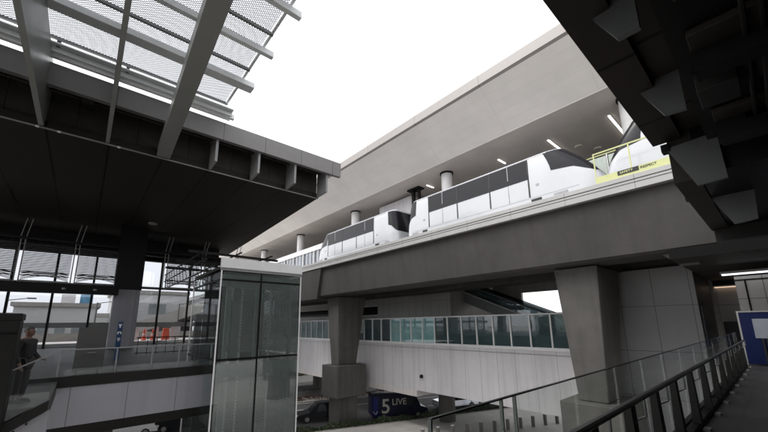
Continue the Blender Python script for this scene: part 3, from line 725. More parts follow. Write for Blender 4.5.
# glass balustrade of the left walkway
bal = thing('glass_balustrade', 'glass balustrade with thin steel rail along the left walkway edge', 'balustrade', (3, 16.1, 8))
MB().bar((-0.4, 16.08, 8.88), (4.4, 16.08, 8.88), 0.05, n=8).build('handrail', 'grey_metal', bal)
for x in (-0.4, 1.12, 2.2, 3.1, 4.3):
    MB().box(x - 0.02, x + 0.02, 16.05, 16.12, 8.0, 8.87).build('post', 'grey_metal', bal)
for a, c in ((-0.36, 1.08), (1.16, 2.16), (2.24, 3.06), (3.14, 4.26)):
    MB().box(a, c, 16.03, 16.045, 8.05, 8.84).build('glass_panel', 'g_rail', bal)
bal = thing('inner_railing', 'dark railing with upright bars further back on the left walkway', 'railing', (4, 24, 8))
MB().bar((2.6, 25.5, 9.0), (6.6, 25.5, 9.0), 0.06, n=6).bar((2.6, 25.5, 8.1), (6.6, 25.5, 8.1), 0.05, n=6).build('handrail', 'dark_metal', bal)
for k in range(9): MB().bar((2.7 + k * 0.48, 25.5, 8), (2.7 + k * 0.48, 25.5, 9), 0.04, n=6).build('post', 'dark_metal', bal)

# escalator landing, bottom left
la = thing('stair_landing', 'stair landing with sloping glass guard at the far left', 'stairs', (-1.5, 12, 7.9))
MB().box(-9, -0.35, 11.2, 15.9, 7.45, 7.9).build('landing_slab', 'floor', la)
MB().prism([(-0.33, 7.85), (-0.33, 8.05), (-9, 3.0), (-9, 2.4)], 10.9, 11.1, 'y').build('stringer', 'dark_metal', la)
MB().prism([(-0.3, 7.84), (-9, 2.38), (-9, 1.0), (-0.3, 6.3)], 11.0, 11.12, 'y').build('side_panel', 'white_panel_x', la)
gd = MB().poly([(-0.34, 10.98, 8.05), (-0.36, 10.98, 9.05), (-4.4, 10.98, 6.9), (-4.4, 10.98, 5.8)]).build('glass_guard', 'g_rail', la)
sol = gd.modifiers.new('solid', 'SOLIDIFY'); sol.thickness = 0.02
MB().bar((-0.35, 10.98, 9.07), (-4.4, 10.98, 6.92), 0.03).build('guard_edge', 'grey_metal', gd)
for x, z in ((-0.62, 7.62), (-0.8, 7.5), (-1.0, 7.3), (-1.15, 7.05), (-1.35, 7.1), (-1.5, 6.75)):
    MB().prism([(x + 0.022 * math.cos(a * math.pi / 5), z + 0.022 * math.sin(a * math.pi / 5)) for a in range(10)], 10.86, 10.9, 'y').build('rivet', 'black', gd)

t = thing('equipment_cabinet', 'tall dark grey cabinet at the left edge in front of the standing person', 'cabinet', (-1.5, 11, 7.9))
MB().box(-3.2, -0.98, 10.7, 11.3, 7.3, 9.78).build('housing', 'dark_metal', t, 0.02)
MB().box(-3.22, -0.96, 10.68, 11.32, 9.781, 9.93).build('lid', 'dark_metal', t, 0.02)
MB().box(-1.34, -1.32, 10.685, 10.699, 7.4, 9.7).box(-3.1, -1.0, 10.685, 10.699, 9.5, 9.53).build('panel_joint', 'black', t)

t = thing('ticket_machine', 'dark upright machine with a horizontal slot on the left walkway', 'machine', (0.35, 16.9, 8))
MB().hexa([(-0.05, 16.6, 8.12), (0.78, 16.6, 8.12), (0.78, 17.1, 8.12), (-0.05, 17.1, 8.12)], [(-0.03, 16.75, 9.62), (0.8, 16.75, 9.62), (0.8, 17.1, 9.62), (-0.03, 17.1, 9.62)]).build('housing', mat('machine_brown_black', (0.035, 0.032, 0.03), 0.5), t, 0.015)
MB().box(0.3, 0.55, 16.585, 16.62, 8.72, 8.74).build('slot', 'grey_metal', t)
for x in (0.06, 0.66): MB().box(x - 0.03, x + 0.03, 16.8, 16.9, 8.0, 8.12).build('foot', 'grey_metal', t)

# blue totem sign with pictograms
t = thing('wayfinding_sign', 'narrow blue wayfinding sign with white pictograms in front of the white column', 'sign', (1.55, 22.3, 8))
MB().box(1.42, 1.64, 22.25, 22.35, 8.0, 9.9).build('board', 'blue_totem', t, 0.01)
ic = MB()
def sq(x, z, w_, h_): ic.box(x - w_ / 2, x + w_ / 2, 22.235, 22.249, z - h_ / 2, z + h_ / 2)
sq(1.53, 9.74, 0.13, 0.05); sq(1.53, 9.66, 0.05, 0.12); sq(1.53, 9.38, 0.14, 0.04); sq(1.47, 9.33, 0.04, 0.1); sq(1.59, 9.33, 0.04, 0.1); sq(1.53, 9.08, 0.12, 0.025); sq(1.53, 9.02, 0.12, 0.025); sq(1.53, 8.96, 0.08, 0.025)
ic.build('pictogram', 'white_paint', t)

# ------------------------------------------------------------------ skylight canopy
sk = thing('skylight_canopy', 'skylight canopy of grey beams, cross purlins and white perforated sheets at the top left', 'canopy', (0, 12, 17.8))
MB().hexa([(1.1, -1, 17.82), (1.63, -1, 17.82), (2.38, 19.2, 17.82), (1.83, 19.2, 17.82)], [(1.1, -1, 18.4), (1.63, -1, 18.4), (2.38, 19.2, 18.4), (1.83, 19.2, 18.4)]).build('beam', 'beam', sk)
for y in (17.55, 14.6, 12.1, 9.7, 7.2, 4.7, 2.2): MB().box(1.5 + y * 0.03, 1.62 + y * 0.03, y - 0.06, y + 0.06, 18.4, 20.36).build('strut', 'purlin', sk)
for x, w_ in ((-0.07, 0.14), (-2.22, 0.16), (-4.45, 0.16), (-6.65, 0.16)):
    MB().box(x - w_ / 2, x + w_ / 2, -1.0, 19.2, 17.82, 20.35).build('beam', 'beam', sk)
py = [(17.55, 0.2, 4.85), (14.6, 0.5, 4.75), (12.1, 0.2, 4.65), (9.7, 0.2, 4.65), (7.2, 0.5, 4.65), (4.7, 0.2, 4.65), (2.2, 0.2, 4.65)]
for y, w_, xe in py:
    MB().box(-16, xe, y - w_ / 2, y + w_ / 2, 20.36, 20.62).build('purlin', 'purlin', sk, 0.01)
for y in (16.85, 13.75, 11.3, 8.8, 5.9, 3.3):
    MB().box(-16, 4.3, y - 0.05, y + 0.05, 20.63, 20.75).build('rib', 'grey_metal', sk)
MB().bar((4.25, 1, 20.72), (4.25, 17.0, 20.72), 0.1).build('edge_bar', 'purlin', sk)
MB().box(-16, 4.6, 17.2, 17.3, 20.3, 20.36).box(-16, 4.6, 17.34, 17.4, 20.12, 20.18).box(-16, 4.6, 16.75, 17.5, 20.42, 20.47).box(-16, 4.6, 17.0, 17.08, 20.2, 20.4).build('gutter', 'purlin', sk)
for x in (-6.65, -4.4, -2.2, -0.02, 2.1):
    MB().box(x + 0.18, x + 0.3, 16.9, 17.3, 20.4, 20.7).build('bracket', 'grey_metal', sk)
for x in (4.2, 2.05, -0.1, -2.3, -4.5, -6.7, -8.9, -11.1):
    ys = [17.0, 13.75, 11.3, 8.8, 5.9, 3.3, 1.0]
    for a, c in zip(ys, ys[1:]):
        MB().box(x - 2.12, x - 0.02, c + 0.03, a - 0.03, 20.76, 20.765).build('perforated_sheet', 'perf', sk)
for x in (2.07, -0.1, -2.3, -4.5): MB().bar((x - 0.02, 1, 20.7), (x - 0.02, 17.0, 20.7), 0.05).build('sheet_rail', 'grey_metal', sk)

# ------------------------------------------------------------------ right canopy over the viewer's walkway
rc = thing('dark_canopy', 'dark bronze canopy overhead on the right with a row of grey end plates', 'canopy', (5, -2, 12.5))
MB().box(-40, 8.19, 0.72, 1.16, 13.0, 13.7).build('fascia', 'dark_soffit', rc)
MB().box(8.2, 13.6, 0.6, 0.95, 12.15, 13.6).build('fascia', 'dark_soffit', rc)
MB().box(-40, 13.5, -9, 1.1, 13.72, 14.2).build('roof_deck', 'dark_metal', rc)  # carried on out of sight behind the camera to keep daylight off
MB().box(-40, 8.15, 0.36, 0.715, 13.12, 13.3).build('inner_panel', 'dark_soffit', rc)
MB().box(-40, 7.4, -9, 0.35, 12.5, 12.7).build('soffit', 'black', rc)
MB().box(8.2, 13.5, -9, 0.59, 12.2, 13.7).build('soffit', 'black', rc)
for x, prof_ in ((1.95, None), (4.0, [(0.95, 13.12), (0.5, 13.12), (0.5, 12.6), (0.7, 12.6)]), (6.0, [(0.95, 13.13), (0.42, 13.13), (0.42, 12.5), (0.66, 12.52)]),
                 (8.0, [(0.95, 12.8), (0.25, 12.84), (0.23, 11.98), (0.62, 11.96)]), (10.0, [(0.66, 12.31), (-0.04, 12.31), (0.0, 11.59), (0.34, 11.55)])):
    p_ = prof_ or [(0.95, 13.12), (0.5, 13.12), (0.5, 12.6), (0.7, 12.6)]
    MB().prism(p_, x, x + 0.08, 'x').build('end_plate', 'plate', rc)
    MB().box(x - 0.05, x + 0.15, 0.9, 1.02, p_[0][1] - 0.06, p_[0][1] + 0.08).build('hinge', 'black', rc)
for k in range(6):
    x = 2.6 + k * 2.0
    MB().box(x, x + 0.25, -8, 0.2, 12.2 - 0.04 * k * k * 0.3, 12.49 if x < 7.3 else 11.84).build('cross_beam', 'black', rc) if x < 7.2 else None
MB().box(13.5, 13.7, -3, 0.9, 11.8, 12.2).build('end_fascia', 'dark_metal', rc)
for x in (3.0, 5.0, 7.0):
    MB().box(x - 0.7, x + 0.7, -0.9, 0.2, 12.42, 12.495).build('soffit_tray', 'dark_soffit', rc, 0.01)
for y, z in ((-0.2, 12.36), (-0.32, 12.36), (-1.6, 12.3)):
    MB().bar((-20, y, z), (7.3, y, z), 0.05, n=8).build('conduit', 'dark_metal', rc)
for x in (1.5, 3.2, 4.9, 6.6):
    MB().box(x, x + 0.04, -0.4, -0.1, 12.33, 12.5).build('conduit_clip', 'grey_metal', rc)
MB().box(5.2, 5.7, -0.1, 0.25, 12.25, 12.495).build('junction_box', 'dark_metal', rc, 0.01)
for x in (-6, 3.5, 13.0):
    MB().box(x, x + 0.4, -8.6, -8.2, 8.0, 13.7).build('column', 'dark_metal', rc)

# ------------------------------------------------------------------ walkway on the right
struct(MB().box(-40, 34, -9, 1.16, 7.2, 8.0).build('walkway', 'floor'))
struct(MB().box(-9, 34, 1.161, 1.22, 7.0, 8.12).build('walkway_edge', 'dark_metal'))
light_block = MB().box(-40, 34, -9.4, -9.0, 7.2, 14.2).build('rear_wall', 'dark_metal'); tag(light_block, 'unseen dark wall added behind the right-hand walkway to shut out light', 'wall')  # added out of view to keep the walkway dark
hb = thing('walkway_balustrade', 'glass balustrade with dark posts and round handrail along the right-hand walkway', 'balustrade', (8, 1.05, 8))
MB().bar((-3, 0.98, 8.9), (17.4, 0.98, 8.9), 0.055, n=10).build('handrail', 'rail_steel', hb)
MB().box(-3, 17.4, 1.04, 1.14, 8.0, 8.1).build('base_channel', 'black', hb)
xs = [-1.2, -0.1, 0.95, 2.0, 2.97, 3.96, 4.92, 5.94, 7.14, 8.4, 9.7, 11.0, 12.3, 13.6, 14.9, 16.2, 17.3]
for x in xs:
    p = MB().prism([(1.02, 8.1), (1.12, 8.1), (1.1, 8.85), (1.04, 8.85)], x - 0.07, x + 0.07, 'x').build('post', 'dark_metal', hb)
    MB().bar((x + 0.14, 1.05, 8.68), (x + 0.14, 0.98, 8.72), 0.02, n=6).bar((x + 0.14, 0.98, 8.72), (x + 0.14, 0.98, 8.88), 0.02, n=6).bar((x, 1.04, 8.68), (x + 0.14, 1.05, 8.68), 0.02, n=6).build('bracket', 'grey_metal', p)
    MB().box(x - 0.06, x + 0.1, 0.94, 1.02, 8.0, 8.035).build('foot_plate', 'grey_metal', p)
for a, c in zip([1.28, 2.05] + xs[4:-1], [1.9] + xs[4:]):
    MB().box(a + 0.012, c - 0.012, 1.145, 1.16, 8.12, 9.16).build('glass_panel', 'g_rail', hb)
MB().box(1.28, 17.3, 1.143, 1.162, 9.16, 9.168).build('glass_edge', mat('green_glass_edge', (0.02, 0.03, 0.028), 0.2), hb)
for x in (1.28, 1.9, 2.05):
    MB().box(x - 0.005, x + 0.005, 1.142, 1.163, 8.12, 9.16).build('glass_edge', mat('green_glass_edge_v', (0.025, 0.045, 0.04), 0.2), hb)

# end of the walkway: wall, strip light, board, bench
ew = thing('end_building', 'pale panelled wall with a dark ceiling at the far end of the right-hand walkway', 'building', (30, -2, 8))
MB().box(29.9, 30.2, 0.2, 2.6, 8.0, 11.7).build('wall', 'tower_x', ew)
MB().box(22.0, 22.2, -9, 1.15, 9.95, 11.5).build('upper_panel', 'tower_x', ew)
MB().box(21.97, 21.99, -9, 1.2, 11.3, 11.36).box(21.97, 21.99, 0.8, 0.86, 9.9, 11.3).box(21.97, 21.99, -2, -1.94, 9.9, 11.3).build('frame_line', 'black', ew)
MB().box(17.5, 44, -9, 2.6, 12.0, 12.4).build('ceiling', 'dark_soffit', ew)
MB().box(30.2, 44, -9, 2.6, 8.0, 12.0).build('rear_block', 'dark_metal', ew)
MB().hexa([(19.2, 1.9, 11.9), (19.35, 1.9, 11.9), (19.35, 2.5, 11.9), (19.2, 2.5, 11.9)], [(19.2, 2.2, 12.6), (19.35, 2.2, 12.6), (19.35, 3.2, 12.6), (19.2, 3.2, 12.6)]).build('end_plate', 'plate', ew)
t = thing('strip_light', 'bright white strip light under the ceiling above the blue board', 'ceiling light', (21.5, 1, 11.5))
MB().box(21.6, 21.8, -1.0, 1.55, 11.62, 11.72).build('housing', 'grey_metal', t)
MB().box(21.6, 21.8, -0.95, 1.5, 11.56, 11.619).build('diffuser', 'strip', t)
t = thing('cove_light', 'warm orange strip light along the top of the pale end wall', 'ceiling light', (29.6, 1.5, 11.6))
MB().box(29.7, 29.88, 1.2, 2.55, 11.62, 11.7).build('housing', 'grey_metal', t)
MB().box(29.68, 29.88, 1.22, 2.5, 11.56, 11.619).build('diffuser', 'warm', t)
t = thing('notice_board', 'blue notice board with a pale panel and white edging at the right edge', 'notice board', (18, 0, 8))
MB().box(18.0, 18.08, -2.2, 1.06, 8.05, 9.85).build('board', 'blue', t, 0.01)
MB().box(17.985, 18.0, 1.03, 1.08, 8.03, 9.9).box(17.985, 18.0, -2.2, 1.03, 9.855, 9.9).build('edging', 'grey_metal', t)
MB().box(17.98, 17.999, -1.4, 0.72, 8.95, 9.62).build('poster', mat('poster_grey', (0.16, 0.175, 0.2), 0.6), t)
for y in (0.55, 0.45): MB().bar((17.9, y, 8.0), (17.95, y, 8.95), 0.05).build('leg', 'dark_metal', t)
t = thing('bench', 'low brown timber bench by the far end wall', 'bench', (26, 1, 8))
MB().box(25.6, 26.2, -1.0, 1.1, 8.75, 8.85).build('seat', 'bench', t, 0.01)
for y in (-0.8, 0.9): MB().box(25.65, 26.15, y - 0.05, y + 0.05, 8.0, 8.75).build('leg', 'bench', t)
MB().box(26.2, 26.28, -1.0, 1.1, 8.85, 9.25).build('backrest', 'bench', t)
o = MB().box(28.2, 28.9, 1.6, 2.3, 8.0, 9.5).build('service_cabinet', 'dark_metal', None, 0.02); tag(o, 'dark slatted cabinet below the pale end wall', 'cabinet')

# ------------------------------------------------------------------ street: bollards, cars, van, sign
b0 = thing('bollard', '', 'bollard', (0, 0, 0), 'bollards along the pale plaza')
MB().cyl(0, 0, 0, 0.9, 0.16, n=20).build('post', mat('bollard_steel', (0.17, 0.15, 0.14), 0.5), b0, smooth=True)
MB().cyl(0, 0, 0.9, 0.96, 0.165, 0.12, n=20).build('cap', mat('bollard_cap', (0.5, 0.5, 0.5), 0.4), b0, smooth=True)
NUM = ['first', 'second', 'third', 'fourth', 'fifth', 'sixth', 'seventh', 'eighth', 'ninth', 'tenth', 'eleventh', 'twelfth']
for i in range(11):
    o = b0 if i == 0 else copy_tree(b0)
    o.location = (22.4 + 1.29 * i, 21.0 - 0.54 * i, 0.14)
    o['label'] = 'round dark bollard with pale cap on the plaza, %s from the left in its row' % NUM[i]

def car(name, label, cat, loc, ang, m, L=4.7, H=1.45, W=1.82, kind='sedan', group='cars on the street below'):
    t = thing(name, label, cat, (0, 0, 0), group)
    if kind == 'suv': pf = [(-L/2, .35), (-L/2, .95), (-L/2+.1, 1.0), (-L/2+.45, H-.05), (-L/2+1.0, H), (L*0.12, H), (L*0.26, 1.02), (L/2-.15, .9), (L/2, .7), (L/2, .35)]
    elif kind == 'van': pf = [(-L/2, .35), (-L/2, H-.1), (-L/2+.1, H), (L*0.2, H), (L*0.27, H-.08), (L*0.37, 1.15), (L/2-.1, .95), (L/2, .75), (L/2, .35)]
    else: pf = [(-L/2, .35), (-L/2, .85), (-L/2+.7, .95), (-L*0.27, H-.05), (-L*0.15, H), (L*0.06, H), (L*0.12, H-.05), (L*0.27, .93), (L/2-.1, .75), (L/2, .6), (L/2, .35)]
    # loft with tumblehome: four y stations
    b = MB(); n = len(pf)
    for y, s in ((-W/2 + .02, 0), (-W/2, 0), (W/2, 0), (W/2 - .02, 0)): pass
    ysn = [-1, 1]
    rows = []
    def yy(z, k):
        tum = 0 if z < 0.95 else (z - 0.95) * (0.32 if kind != 'van' else 0.08)
        return k * (W / 2 - tum)
    for k in (-1, 1):
        rows.append([(x, yy(z, k), z) for x, z in pf])
    inner = [[(x * 0.985, yy(z, k) * 0.93, z + (0.02 if z > .9 else 0)) for x, z in pf] for k in (-1, 1)]
    order = [rows[0], inner[0], inner[1], rows[1]]
    for r_ in order: b.v += r_
    for i in range(3):
        for k in range(n):
            b.f.append((i * n + k, i * n + (k + 1) % n, (i + 1) * n + (k + 1) % n, (i + 1) * n + k))
    b.f.append(tuple(reversed(range(n)))); b.f.append(tuple(3 * n + k for k in range(n)))
    b.build('body', m, t, 0.03, smooth=True)
    zw0 = 0.98; zw1 = H - 0.12
    if kind == 'sedan': wx = [(-L*0.3, -L*0.08), (-L*0.06, L*0.12)]
    elif kind == 'suv': wx = [(-L*0.4, -L*0.2), (-L*0.18, 0.0), (0.05, L*0.14)]
    else: wx = [(L*0.1, L*0.26)]; zw0 = 1.25; zw1 = H - .25
    for k in (-1, 1):
        for i, (a, c) in enumerate(wx):
            ca = 0.18 if i == 0 and kind != 'van' else 0; cc = 0.22 if i == len(wx) - 1 else 0
            g = MB(); e = 0.012 * k
            P = [(a, zw0), (c + (0.12 if i == len(wx)-1 else 0), zw0), (c - cc, zw1), (a + ca, zw1)]
            g.hexa([(x, yy(z, k) + e, z) for x, z in P], [(x, yy(z, k) - e, z) for x, z in P]).build('window', 'car_glass', t)
    # screens
    def scr(nm, xa, za, xb, zb):
        g = MB(); s = 1 if xa > 0 else -1
        g.poly([(xa + .02 * s, yy(za, -1) * .86, za + .02), (xa + .02 * s, yy(za, 1) * .86, za + .02), (xb + .02 * s, yy(zb, 1) * .86, zb + .025), (xb + .02 * s, yy(zb, -1) * .86, zb + .025)])
        o = g.build(nm, 'car_glass', t); md = o.modifiers.new('solid', 'SOLIDIFY'); md.thickness = 0.015; md.offset = 1
    if kind == 'sedan': scr('windscreen', L*0.26, .96, L*0.13, H-.08); scr('rear_window', -L/2+.75, .98, -L*0.26, H-.08)
    elif kind == 'suv': scr('windscreen', L*0.25, 1.05, L*0.135, H-.06); scr('rear_window', -L/2+.13, 1.05, -L/2+.42, H-.1)
    else: scr('windscreen', L*0.365, 1.2, L*0.28, H-.14)
    for sx_ in (-L*0.31, L*0.31):
        for k in (-1, 1):
            wl_ = MB().prism([(sx_ + .33 * math.cos(a * math.pi / 10), .33 + .33 * math.sin(a * math.pi / 10)) for a in range(20)], k * (W/2 - .2), k * (W/2 + .015), 'y').build('wheel', 'tyre', t, smooth=True)
            MB().prism([(sx_ + .21 * math.cos(a * math.pi / 8), .33 + .21 * math.sin(a * math.pi / 8)) for a in range(16)], k * (W/2 + .01), k * (W/2 + .025), 'y').build('rim', 'rim', wl_)
    for k in (-1, 1):
        MB().box(L/2 - .12, L/2 + .02, k * W/2 * .62 - .2, k * W/2 * .62 + .2, .6, .74).build('headlight', 'clear_lens', t, .01)
        MB().box(-L/2 - .02, -L/2 + .1, k * W/2 * .68 - .2, k * W/2 * .68 + .2, .68, .85).build('tail_light', 'red_lens', t, .01)
        MB().box(L*0.16, L*0.2, k * (W/2 + .16) - .08, k * (W/2 + .16) + .08, .98, 1.1).build('mirror', m, t, .01)
    return t
def place(t, loc, ang):
    t.location = loc; t.rotation_euler = (0, 0, ang)
RA = math.atan2(RU.y, RU.x)
vn = car('parked_van', 'navy van lettered 5LIVE standing at the kerb below the white footbridge', 'van', None, 0, 'van', L=6.0, H=2.45, W=2.0, kind='van', group=None)
text_part('lettering', '5', 1.95, 'letter', frame3((1, 0, 0), (0, 0, 1), (-2.1, -1.02, 0.72)), vn, 0.01)
text_part('lettering', 'LIVE', 0.85, 'letter', frame3((1, 0, 0), (0, 0, 1), (-0.95, -1.02, 1.45)), vn, 0.01)
MB().box(-3.03, -3.01, -0.95, 0.95, 0.5, 2.3).build('rear_door', 'van_blue', vn, 0.01)
MB().box(-2.95, -2.4, -1.02, -1.0, 0.5, 2.3).build('side_stripe', 'van_blue', vn)
MB().bar((-2.95, -1.03, 0.95), (-2.65, -1.03, 0.65), 0.06).bar((-2.65, -1.03, 0.65), (-2.5, -1.03, 0.95), 0.06).build('logo_mark', 'letter', vn)
place(vn, (26.4, 28.2, 0), RA - 0.12)
c1 = car('parked_car', 'black saloon driving past left of the concrete pier base', 'car', None, 0, 'car_dark', L=5.4, H=1.75, W=1.95)
place(c1, (20.1, 33.0, 0), RA - 0.05 + math.pi)
c2 = car('parked_car', 'silver sport utility car with dark windows, seen between the van and the bridge column', 'car', None, 0, 'car_silver', L=5.2, H=1.9, W=2.0, kind='suv')
place(c2, (34.0, 26.6, 0), RA + math.pi)
c3 = car('parked_car', 'silver van right of the round bridge column, partly under the footbridge', 'car', None, 0, 'car_silver', L=5.4, H=2.1, W=2.0, kind='van')
place(c3, (38.6, 25.2, 0), RA)
c4 = car('parked_car', 'dark pickup-like car farther along the kerb right of the silver van', 'car', None, 0, 'car_dark', L=5.2, H=1.8, W=2.0, kind='suv')
place(c4, (46.0, 23.6, 0), RA)
c5 = car('parked_car', 'black car at the far right end of the row under the footbridge', 'car', None, 0, 'car_dark', L=4.8, H=1.45)
place(c5, (54.5, 20.8, 0), RA)
c6 = car('parked_car', 'white car below the left walkway', 'car', None, 0, 'car_white', L=4.9, H=1.5)
place(c6, (4.4, 40.6, 0), RA)
c7 = car('parked_car', 'small black car beside the white car below the left walkway', 'car', None, 0, 'car_dark', L=4.0, H=1.6, kind='suv')
place(c7, (8.4, 39.6, 0), RA)
t = thing('traffic_sign', 'small red traffic sign on a thin post beside the silver van', 'sign', (34.4, 24.6, 0.1))
MB().cyl(34.4, 24.6, 0.1, 2.2, 0.04, n=8).build('post', 'grey_metal', t)
MB().prism([(34.4 - .45, 3.0), (34.4 + .45, 3.0), (34.4 + .0, 2.2)], 24.5, 24.54, 'y').build('sign_plate', mat('sign_red', (0.45, 0.03, 0.02), 0.5), t)
MB().box(34.25, 34.55, 24.52, 24.55, 1.3, 2.1).build('sub_plate', mat('sign_red_dull', (0.3, 0.05, 0.04), 0.5), t)

# ------------------------------------------------------------------ outside, beyond the glazed back
deck = thing('outer_terrace', 'pale terrace ledge outside the glazed wall behind the left walkway', 'terrace', (3, 44, 8))
MB().box(-16, 12, 41.2, 48, 7.0, 8.3).build('ledge', 'plaza', deck)
MB().box(-16, 12, 47.9, 48.05, 8.3, 9.1).build('parapet', 'kerb', deck)
t = thing('site_hoarding', 'pale panels standing on the terrace behind the orange cones', 'hoarding', (6, 44, 8.3))
for k, (a, c) in enumerate(((3.9, 4.6), (5.1, 5.3), (5.85, 6.3), (7.4, 8.2))):
    MB().box(a, c, 43.6, 43.64, 8.31, 9.7).build('panel', 'white_paint', t)
def cone(label, x, y):
    t = thing('traffic_cone', label, 'traffic cone', (x, y, 8.3), 'orange cones behind the glazing')
    MB().box(x - .2, x + .2, y - .2, y + .2, 8.301, 8.36).build('base', 'orange', t)
    c = MB().cyl(x, y, 8.36, 9.45, 0.2, 0.05, n=16).build('cone_body', 'orange', t, smooth=True)
    MB().cyl(x, y, 8.8, 8.98, 0.142, 0.119, n=16).build('band', 'white_paint', c, smooth=True)
cone('left one of the two orange cones seen through the glass', 4.98, 43)
cone('right one of the two orange cones seen through the glass', 5.72, 43)
t = thing('water_barrier', 'orange plastic barrier standing right of the two orange cones', 'barrier', (6.9, 43, 8.3))
MB().prism([(6.55, 8.31), (7.2, 8.31), (7.15, 9.5), (6.6, 9.5)], 42.9, 43.2, 'y').build('block', 'orange', t, 0.03)
MB().box(6.52, 7.23, 42.85, 43.25, 8.302, 8.5).build('foot', 'orange', t)

def far_building(label, x0, x1, y0, y1, h, m='far_wall', sp=3.0, fl=3.4, name='office_building'):
    t = thing(name, label, 'building', ((x0 + x1) / 2, (y0 + y1) / 2, 0))
    MB().box(x0, x1, y0, y1, 0, h).build('wall', m, t)
    rf = MB().box(x0 - .3, x1 + .3, y0 - .3, y1 + .3, h, h + .5).build('roof', 'kerb', t)
    z = 1.6
    while z < h - 1.6:
        x = x0 + 0.8
        while x < x1 - sp * .5:
            MB().box(x, min(x + sp * .62, x1 - .4), y0 - .06, y0 + .05, z, z + fl * .5).build('window', 'far_glass', t)
            x += sp
        z += fl
    return t
far_building('low pale terminal building seen through the left glazing', -22, 4, 75, 95, 11.5)
far_building('pale terminal block with closely spaced windows behind the dark machine', -6.5, 1.5, 62, 70, 12.4, sp=1.6)
far_building('grey building behind the white column on the left', 3.5, 14, 70, 84, 15.2, sp=4)
far_building('distant grey parking structure beyond the street', 30, 80, 92, 110, 10, sp=5)
t = thing('rooftop_tank', 'small blue and white rooftop unit above the pale terminal block', 'rooftop unit', (-2, 66, 12.9))
MB().box(-2.4, -1.0, 64, 66, 12.9, 14.2).build('housing', 'white_paint', t); MB().cyl(0.2, 65, 12.9, 14.6, 0.7).build('tank', 'far_blue', t, smooth=True)
vd = thing('distant_viaduct', 'pale sloping viaduct rising to the right outside the left glazing', 'viaduct', (8, 56, 0))
pts = [(2, 60, 9.6), (7, 57, 10.4), (11, 54, 11.9), (14.5, 50, 13.4), (17.5, 45, 14.8)]
db = MB()
for a, c in zip(pts, pts[1:]):
    a = Vector(a); c = Vector(c); d = (c - a).cross(Vector((0, 0, 1))).normalized() * 2.2; z = Vector((0, 0, 1.5))
    db.hexa([a - d - z, c - d - z, c + d - z, a + d - z], [a - d, c - d, c + d, a + d])
db.build('deck', 'kerb', vd)
for x, y, z in pts[1:4]:
    MB().cyl(x, y, 0, z - 1.5, 0.7).build('pier', 'conc_pier', vd, smooth=True)

for k, (x, y) in enumerate([(-6, 52), (1.2, 54), (9.5, 52)]):
    t = thing('street_lamp', ['street lamp outside the glazing, left of the three', 'street lamp outside the glazing, middle of the three', 'street lamp outside the glazing, right of the three'][k], 'street lamp', (x, y, 0), 'street lamps outside the glazing')
    MB().cyl(x, y, 0, 12.6, 0.13, 0.08, n=10).build('pole', 'grey_metal', t, smooth=True)
    MB().bar((x, y, 12.5), (x + 1.6, y, 12.8), 0.08).build('arm', 'grey_metal', t)
    MB().box(x + 1.4, x + 2.1, y - .15, y + .15, 12.7, 12.85).build('lamp_head', 'grey_metal', t, 0.02)

def tree(label, x, y, h, r):
    t = thing('tree', label, 'tree', (x, y, 0), 'street trees beyond the road')
    tr = MB(); tr.cyl(x, y, 0, h * .5, .22, .13, n=10)
    for k in range(6):
        a = k * 1.05; tr.bar((x, y, h * .4), (x + math.cos(a) * r * .6, y + math.sin(a) * r * .6, h * (.62 + .05 * (k % 3))), .09, n=6)
    tr.build('trunk', 'bark', t)
    cr = MB(); cl = [(random.gauss(0, r * .42), random.gauss(0, r * .42), h * random.uniform(.5, .95), r * random.uniform(.25, .45)) for _ in range(16)]
    for _ in range(2200):
        cx, cy, cz, cr_ = random.choice(cl)
        d = Vector([random.gauss(0, 1) for _ in range(3)]).normalized() * cr_ * random.random() ** .4
        c = Vector((x + cx, y + cy, cz)) + d; rr = Euler([random.uniform(0, 6) for _ in range(3)]).to_matrix()
        cr.poly([c + rr @ Vector(p) * .3 for p in ((-.5, 0, 0), (0, -.35, .1), (.6, 0, 0), (0, .35, .1))])
    cr.build('crown', 'leaf', t)
tree('leafy tree across the street, nearest the planter', 27, 64, 6.5, 2.4)
tree('leafy tree across the street, farther right behind the planter', 40, 64, 6.0, 2.2)
tree('tree in front of the pale terminal block behind the left glazing', -8, 58, 9.8, 2.6)

# ------------------------------------------------------------------ person on the landing
def skin_mesh(name, verts, edges, radii, m, parent, root=0, sub=2):
    me = D.meshes.new(name); me.from_pydata([tuple(Vector(v) - world_loc(parent)) for v in verts], edges, [])
    o = D.objects.new(name + '_tmp', me); COL.objects.link(o)
    sk_ = o.modifiers.new('s', 'SKIN'); ss = o.modifiers.new('u', 'SUBSURF'); ss.levels = sub; ss.render_levels = sub
    for i, r_ in enumerate(radii):
        sv = me.skin_vertices[0].data[i]
        sv.radius = r_ if isinstance(r_, tuple) else (r_, r_)
        sv.use_root = (i == root)
    bpy.context.view_layer.update()
    out = D.meshes.new_from_object(o.evaluated_get(bpy.context.evaluated_depsgraph_get()))
    D.objects.remove(o); out.name = name
    out.materials.clear(); out.materials.append(M[m])
    for p in out.polygons: p.use_smooth = True
    q = D.objects.new(name, out); COL.objects.link(q); q.parent = parent
    return q
PX, PY, PZ = -0.93, 12.1, 7.9
pe = thing('person', 'person in dark jacket and dark trousers standing at the far left beside the cabinet', 'person', (PX, PY, PZ))
def P(x, y, z): return (PX + x, PY + y, PZ + z)
